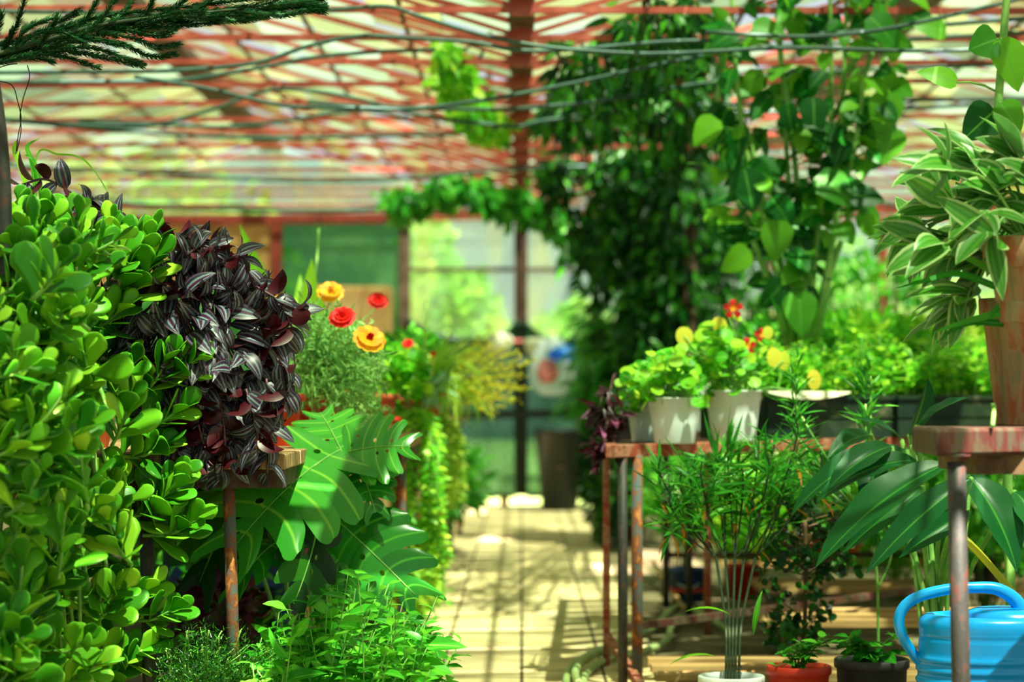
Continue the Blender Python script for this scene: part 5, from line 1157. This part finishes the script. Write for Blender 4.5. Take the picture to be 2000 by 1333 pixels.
for (x, y, m, L) in ((1310,990,30,.12),(1345,930,34,.13),(1400,905,40,.15),(1415,960,30,.12),(1480,890,40,.15),(1510,880,34,.15),(1555,860,26,.12),(1380,1000,26,.12),(1450,960,34,.13),(1520,980,30,.13),(1600,920,24,.12),(1470,1020,24,.11),(1330,960,20,.1),(1370,940,34,.14),(1440,920,34,.14),(1500,930,34,.14),(1290,930,24,.11),(1540,940,30,.13),(1420,880,24,.13)):
    q = np.array(P(x, y, 5.85+R.uniform(-.15, .2))); kx = min(OL, key=lambda a_: abs(a_-x*.35-1428*.65)); tube(mbS, smooth_path([P(kx, 1090, 5.72), (q+np.array(P(kx, 1090, 5.72)))/2+np.array((0, 0, -.02)), tuple(q), tuple(q+(0, 0, .05))], 5), .0022, 5)
    dv = rdir(m)*np.array((.75, .75, .4)); dv[:, 2] += R.uniform(.05, .7, m); hgt = R.uniform(-.07, .02, m)
    leafset(mbL, q+np.stack([0*hgt, 0*hgt, hgt], -1), dv, np.array((0, -.3, 1))+.3*R.randn(m, 3), L*R.uniform(.55, 1.0, m), .0095, R.uniform(.1, .7, m), 'lance', rows=6, fold=.2)
    m2 = 2; dv = rdir(m2)*np.array((1, .6, .2)); dv[:, 2] -= .1; leafset(mbO, np.repeat((q-(0, 0, .07))[None], m2, 0), dv, (0, 0, 1), .07, .009, .9, 'lance', rows=5)
mbL.build('foliage', M['mid'], root); mbS.build('stems', M['stem_dark'], root); mbO.build('withered_leaves', M['orangeleaf'], root)
mb = MB(); leafset(mb, np.array([P(1425, 1200, 5.5), P(1395, 1280, 5.5), P(1470, 1240, 5.5)]), np.array([(-.5, -.2, .3), (-.8, -.2, .2), (.1, 0, 1)]), (0, -.3, 1), .12, .014, .9, 'lance', rows=6); mb.build('low_leaves', M['bright'], root)

root, c, z, r_ = floor_pot(1558, 126, 1298, 5.5, 'redpot', 'small seedling plant in a red-orange plastic pot on the floor', 'seedling_plant')
mbL, mbS = MB(), MB()
for i in range(10):
    q = P(R.uniform(1500, 1620), R.uniform(1230, 1300), 5.45); sprig(q, (c[0], c[1], z*.85), 9, .04, mbl=mbL, mbs=mbS, wr=.42)
mbL.build('foliage', M['mid'], root); mbS.build('stems', M['stem_green'], root)
root, c, z, r_ = floor_pot(1700, 146, 1285, 5.55, 'blackpot', 'broad-leaved seedling in a black pot beside the blue watering can', 'seedling_plant', taper=.85)
mbL, mbS = MB(), MB()
for i in range(9):
    q = P(R.uniform(1630, 1770), R.uniform(1235, 1290), 5.5); sprig(q, (c[0], c[1], z*.85), 7, .06, mbl=mbL, mbs=mbS, wr=.5)
mbL.build('foliage', M['mid'], root); mbS.build('stems', M['stem_green'], root)
# bushy small-leaf plant with dark stem
root = thing('small_leaved_shrub', 'dark-stemmed upright shrub with small round leaves behind the red-orange pot', 'shrub', (P(1565, 0, 6.1).x, 6.1, 0)); c = ORG[root.name]
add_pot(root, c, .07, .055, .1, M['blackpot']); mbL, mbS = MB(), MB()
for i in range(70):
    q = P(R.uniform(1500, 1650), R.choice([R.uniform(980, 1110), R.uniform(1130, 1250)], p=[.78, .22]), R.uniform(5.95, 6.3)); a = np.array((c.x, 6.1, min(q.z-.03, .6))); tube(mbS, [a, (a+np.array(q))/2, q], .002, 4)
    m = 9; leafset(mbL, np.array(q)+.015*R.randn(m, 3), rdir(m), np.array((0, -.6, .7))+.4*R.randn(m, 3), R.uniform(.02, .035, m), .02, .3, 'round', rows=4)
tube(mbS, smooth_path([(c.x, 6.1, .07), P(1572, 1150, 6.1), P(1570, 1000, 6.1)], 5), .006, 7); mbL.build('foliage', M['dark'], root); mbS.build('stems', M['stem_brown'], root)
# slender sapling
root = thing('slender_sapling', 'thin-stemmed sapling rising from the floor left of the watering can', 'plant', (P(1712, 0, 5.9).x, 5.9, 0)); c = ORG[root.name]
mbL, mbS = MB(), MB(); tube(mbS, smooth_path([c, P(1712, 1150, 5.9), P(1700, 1030, 5.9), P(1690, 960, 5.9)], 5), .004, 6); tube(mbS, smooth_path([P(1712, 1150, 5.9), P(1735, 1100, 5.9), P(1745, 1050, 5.9)], 5), .003, 6)

for (x, y, m, L) in ((1690,790,26,.10),(1690,840,24,.10),(1553,790,18,.09),(1557,740,10,.06),(1553,840,20,.10),(1700,735,10,.07)):
    q = np.array(P(x, y, 6.0)); tube(mbS, smooth_path([tuple(P(1700, 1030, 5.9)), tuple(q-(0, 0, .08)), tuple(q)], 4), .0028, 5)
    dv = rdir(m)*np.array((.7, .6, .4)); dv[:, 2] += R.uniform(.2, 1, m); hgt = R.uniform(-.06, .06, m)
    leafset(mbL, q+np.stack([0*hgt, 0*hgt, hgt], -1), dv, np.array((0, -.3, 1))+.3*R.randn(m, 3), L*R.uniform(.5, .95, m), .009, R.uniform(.1, .6, m), 'lance', rows=6)
p_, dv = ell(60, P(1700, 1000, 5.9), (.08, .1, .07)); leafset(mbL, p_, dv, (0, -.4, .8), .05, .02, .4, 'ovate'); mbL.build('foliage', M['mid'], root); mbS.build('stems', M['stem_pale'], root)

# buckets beneath the bench
def bucket(px, w_px, y0, y1, d, mat, label, name='bucket', band=None, handle=True):
    X = (px-CX)/F*d; zt = EYE+(HY-y0)/F*d; zb = EYE+(HY-y1)/F*d; r_ = px2m(w_px, d)/2; h = zt-zb
    root = thing(name, label, 'bucket', (X, d, zb)); c = (X, d, zb); mb = MB()
    lathe(mb, c, [(0, 0), (r_*.78, 0), (r_*.95, h*.9), (r_*1.0, h*.91), (r_*1.0, h), (r_*.93, h), (r_*.75, .01), (0, .01)], 36); mb.build('body', M[mat], root)
    if band: mb = MB(); lathe(mb, c, [(r_*.86, h*.30), (r_*.875, h*.31), (r_*.89, h*.42), (r_*.87, h*.42)], 36); mb.build('band', M[band], root)
    if handle: mb = MB(); tube(mb, smooth_path([(X-r_, d, zb+h*.95), (X-r_*.6, d-r_*.6, zb+h*.6), (X, d-r_*1.02, zb+h*.45), (X+r_*.6, d-r_*.6, zb+h*.6), (X+r_, d, zb+h*.95)], 5), .003, 6); mb.build('handle', M['white_metal'], root)
    return root
bucket(1342, 80, 1108, 1175, 9.05, 'bluepot', 'dark blue bucket with a red stripe on the ground under the right bench', band='redpot')
bucket(1450, 66, 1100, 1172, 9.1, 'redpot', 'bright red bucket on the ground under the right bench', handle=False)
bucket(1230, 70, 1000, 1052, 13.0, 'terracotta', 'reddish clay pot on the floor behind the bench legs', name='clay_pot', handle=False)
X = (1612-CX)/F*9.5; root = thing('white_bowl', 'white plastic bowl on the low board shelf under the right bench', 'bowl', (X, 9.5, .14)); mb = MB(); lathe(mb, (X, 9.5, .14), [(0, 0), (.035, 0), (.06, .05), (.066, .055), (.066, .06), (.056, .055), (.03, .01), (0, .01)], 32); mb.build('bowl', M['whitepot'], root)
for px, w_, y0, d, mat, lab, z in ((1600, 44, 1062, 9.4, 'redpot', 'orange pot on the low shelf left of the others under the bench', .14), (1660, 50, 1045, 9.6, 'terracotta', 'orange-brown pot on the low shelf under the bench, middle one', .14), (1830, 60, 1100, 8.5, 'terracotta', 'clay pot on the low shelf behind the watering can handle', .13), (1925, 66, 1080, 8.4, 'blackpot', 'black pot on the low shelf behind the watering can', .13)):
    X = (px-CX)/F*d; zt = EYE+(HY-y0)/F*d; c = (X, d, z); root = thing('plant_pot', lab, 'pot', c); add_pot(root, c, px2m(w_, d)/2, px2m(w_, d)*.36, max(.08, zt-z), M[mat])
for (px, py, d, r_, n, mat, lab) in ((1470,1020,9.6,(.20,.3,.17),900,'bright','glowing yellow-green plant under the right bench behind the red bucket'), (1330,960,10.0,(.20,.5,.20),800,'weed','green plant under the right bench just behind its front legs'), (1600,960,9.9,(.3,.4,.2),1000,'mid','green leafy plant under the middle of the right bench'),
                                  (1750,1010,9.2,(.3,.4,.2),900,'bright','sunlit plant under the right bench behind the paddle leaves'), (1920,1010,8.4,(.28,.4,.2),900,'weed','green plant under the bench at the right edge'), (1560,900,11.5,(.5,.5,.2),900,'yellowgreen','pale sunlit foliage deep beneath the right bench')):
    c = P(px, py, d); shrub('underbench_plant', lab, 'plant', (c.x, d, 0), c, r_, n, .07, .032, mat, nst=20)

# ================================================================ WATERING CAN
wd = 4.95; wc = P(1935, 0, wd); wc = Vector((wc.x, wd, 0)); s_ = wd/F
root = thing('watering_can', 'bright blue ribbed plastic watering can on the floor behind the near table leg', 'watering can', wc)
zt = EYE+(HY-1200)*s_; R0 = 146*s_
prof_c = [(0, 0), (R0*.96, 0), (R0, .01)]
zs = np.linspace(.015, zt-.03, 60)
for z_ in zs:
    r_ = R0*(1.02-.05*z_/zt)
    y_ = HY-(z_-EYE)/s_
    for yc in (1283, 1303, 1325, 1347, 1370, 1392): r_ += .006*math.exp(-((y_-yc)/5.5)**2)
    r_ -= .003*math.exp(-((y_-1240)/2.5)**2); prof_c.append((r_, z_))
prof_c += [(R0*.985, zt-.02), (R0*.96, zt-.008), (R0*.90, zt), (R0*.80, zt+.002), (R0*.78, zt-.004), (R0*.78, zt-.01), (0, zt-.012)]
mb = MB(); lathe(mb, wc, prof_c, 64, sy=.75); mb.build('body', M['blue_can'], root)
mb = MB(); hp = [(1812,1312),(1780,1275),(1756,1232),(1757,1195),(1785,1168),(1840,1152),(1900,1147),(1945,1150),(1980,1172),(1990,1200),(1984,1225)]
pts = smooth_path([P(x, y, wd) for x, y in hp], 6); rr_ = np.interp(np.linspace(0, 1, len(pts)), [0, .3, .6, .85, 1], [.0105, .012, .012, .016, .020]); tube(mb, pts, rr_, 16); mb.build('handle', M['blue_can'], root)
mb = MB(); p_ = P(1950, 1212, wd); lathe(mb, (p_.x+.02, wd, zt-.012), [(R0*.62, 0), (R0*.6, .018), (R0*.45, .026), (0, .028)], 36, sy=.9); mb.build('hood', M['blue_can'], root)
mb = MB(); tube(mb, smooth_path([wc+Vector((R0*.8, 0, .07)), wc+Vector((R0*1.5, 0, .16)), wc+Vector((R0*2.3, 0, .36))], 5), np.linspace(.025, .012, 11), 14); sp = mb.build('spout', M['blue_can'], root)
mb = MB(); e = wc+Vector((R0*2.3, 0, .36)); tube(mb, [e, e+Vector((.012, 0, .03)), e+Vector((.02, 0, .045))], [.013, .03, .032], 20); mb.build('rose', M['blue_can'], sp)

# ================================================================ HOSE
mb = MB()
hp = [(1330,1165,.012),(1280,1195,.012)]
def G(px, py): d = F*(EYE-.014)/(py-HY); return Vector(((px-CX)/F*d, d, .014))
path = [G(x, y) for x, y in ((1420,1228),(1345,1188),(1312,1190),(1290,1212),(1262,1232),(1225,1248),(1185,1262),(1150,1278),(1118,1300),(1106,1330),(1120,1370),(1170,1400))]
tube(mb, smooth_path(path, 6), .0115, 10)
path = [G(x, y) for x, y in ((1400,1215),(1330,1205),(1310,1222),(1305,1245),(1280,1262),(1240,1275),(1195,1283),(1160,1300),(1140,1325),(1150,1360),(1200,1385),(1290,1390))]
tube(mb, smooth_path(path, 6), .0115, 10)
path = [G(x, y) for x, y in ((1195,1283),(1158,1292),(1130,1312),(1125,1340),(1160,1378),(1230,1385))]
tube(mb, smooth_path([p_+Vector((0, 0, .022)) for p_ in path], 6), .0115, 10)
o = mb.build('garden_hose', M['hose'], loc=G(1180, 1290)); tag(o, 'pale green garden hose coiled on the path by the right bench legs', 'hose')
mb = MB(); tube(mb, [G(1335, 1195)+Vector((0, 0, .01)), G(1300, 1150)+Vector((0, 0, .03)), G(1275, 1125)+Vector((0, 0, .06))], .010, 8); o = mb.build('wooden_stick', M['board'], loc=G(1335, 1195)); tag(o, 'wooden stick lying across the ground under the right bench', 'stick')

# ================================================================ OUTSIDE TREES beyond the far wall
for (x, d, z, r_, n, lab) in ((-.68, 21, 1.55, (.46, .5, .42), 1000, 'bright bushy tree seen hazily through the left door leaf'), (-1.0, 24, 2.3, (.25, .5, .45), 260, 'slim treetop seen at the upper left of the left door leaf'), (-3.6, 22, 1.6, (1.6, 1.0, 1.6), 2600, 'tree outside the far wall left of the doors'), (.55, 22.5, 1.35, (.45, .6, .32), 600, 'low bush seen through the right door leaf'),
                           (3.4, 22, 1.2, (1.2, 1.0, 1.1), 1500, 'tree outside behind the climber'), (6.2, 25, 2.2, (1.8, 1.2, 1.8), 2200, 'tree outside at the far right')):
    root = thing('garden_tree', lab, 'tree', (x, d, -.03)); mb = MB(); tube(mb, [(x, d, -.03), (x+.05, d, z*.6), (x, d, z)], [.09, .07, .04], 8); mb.build('trunk', M['stem_brown'], root)
    foliage((x, d, z), r_, n, .16, .10, M['treeleaf'], root, lo=.2)

print('script done', len(bpy.data.objects))
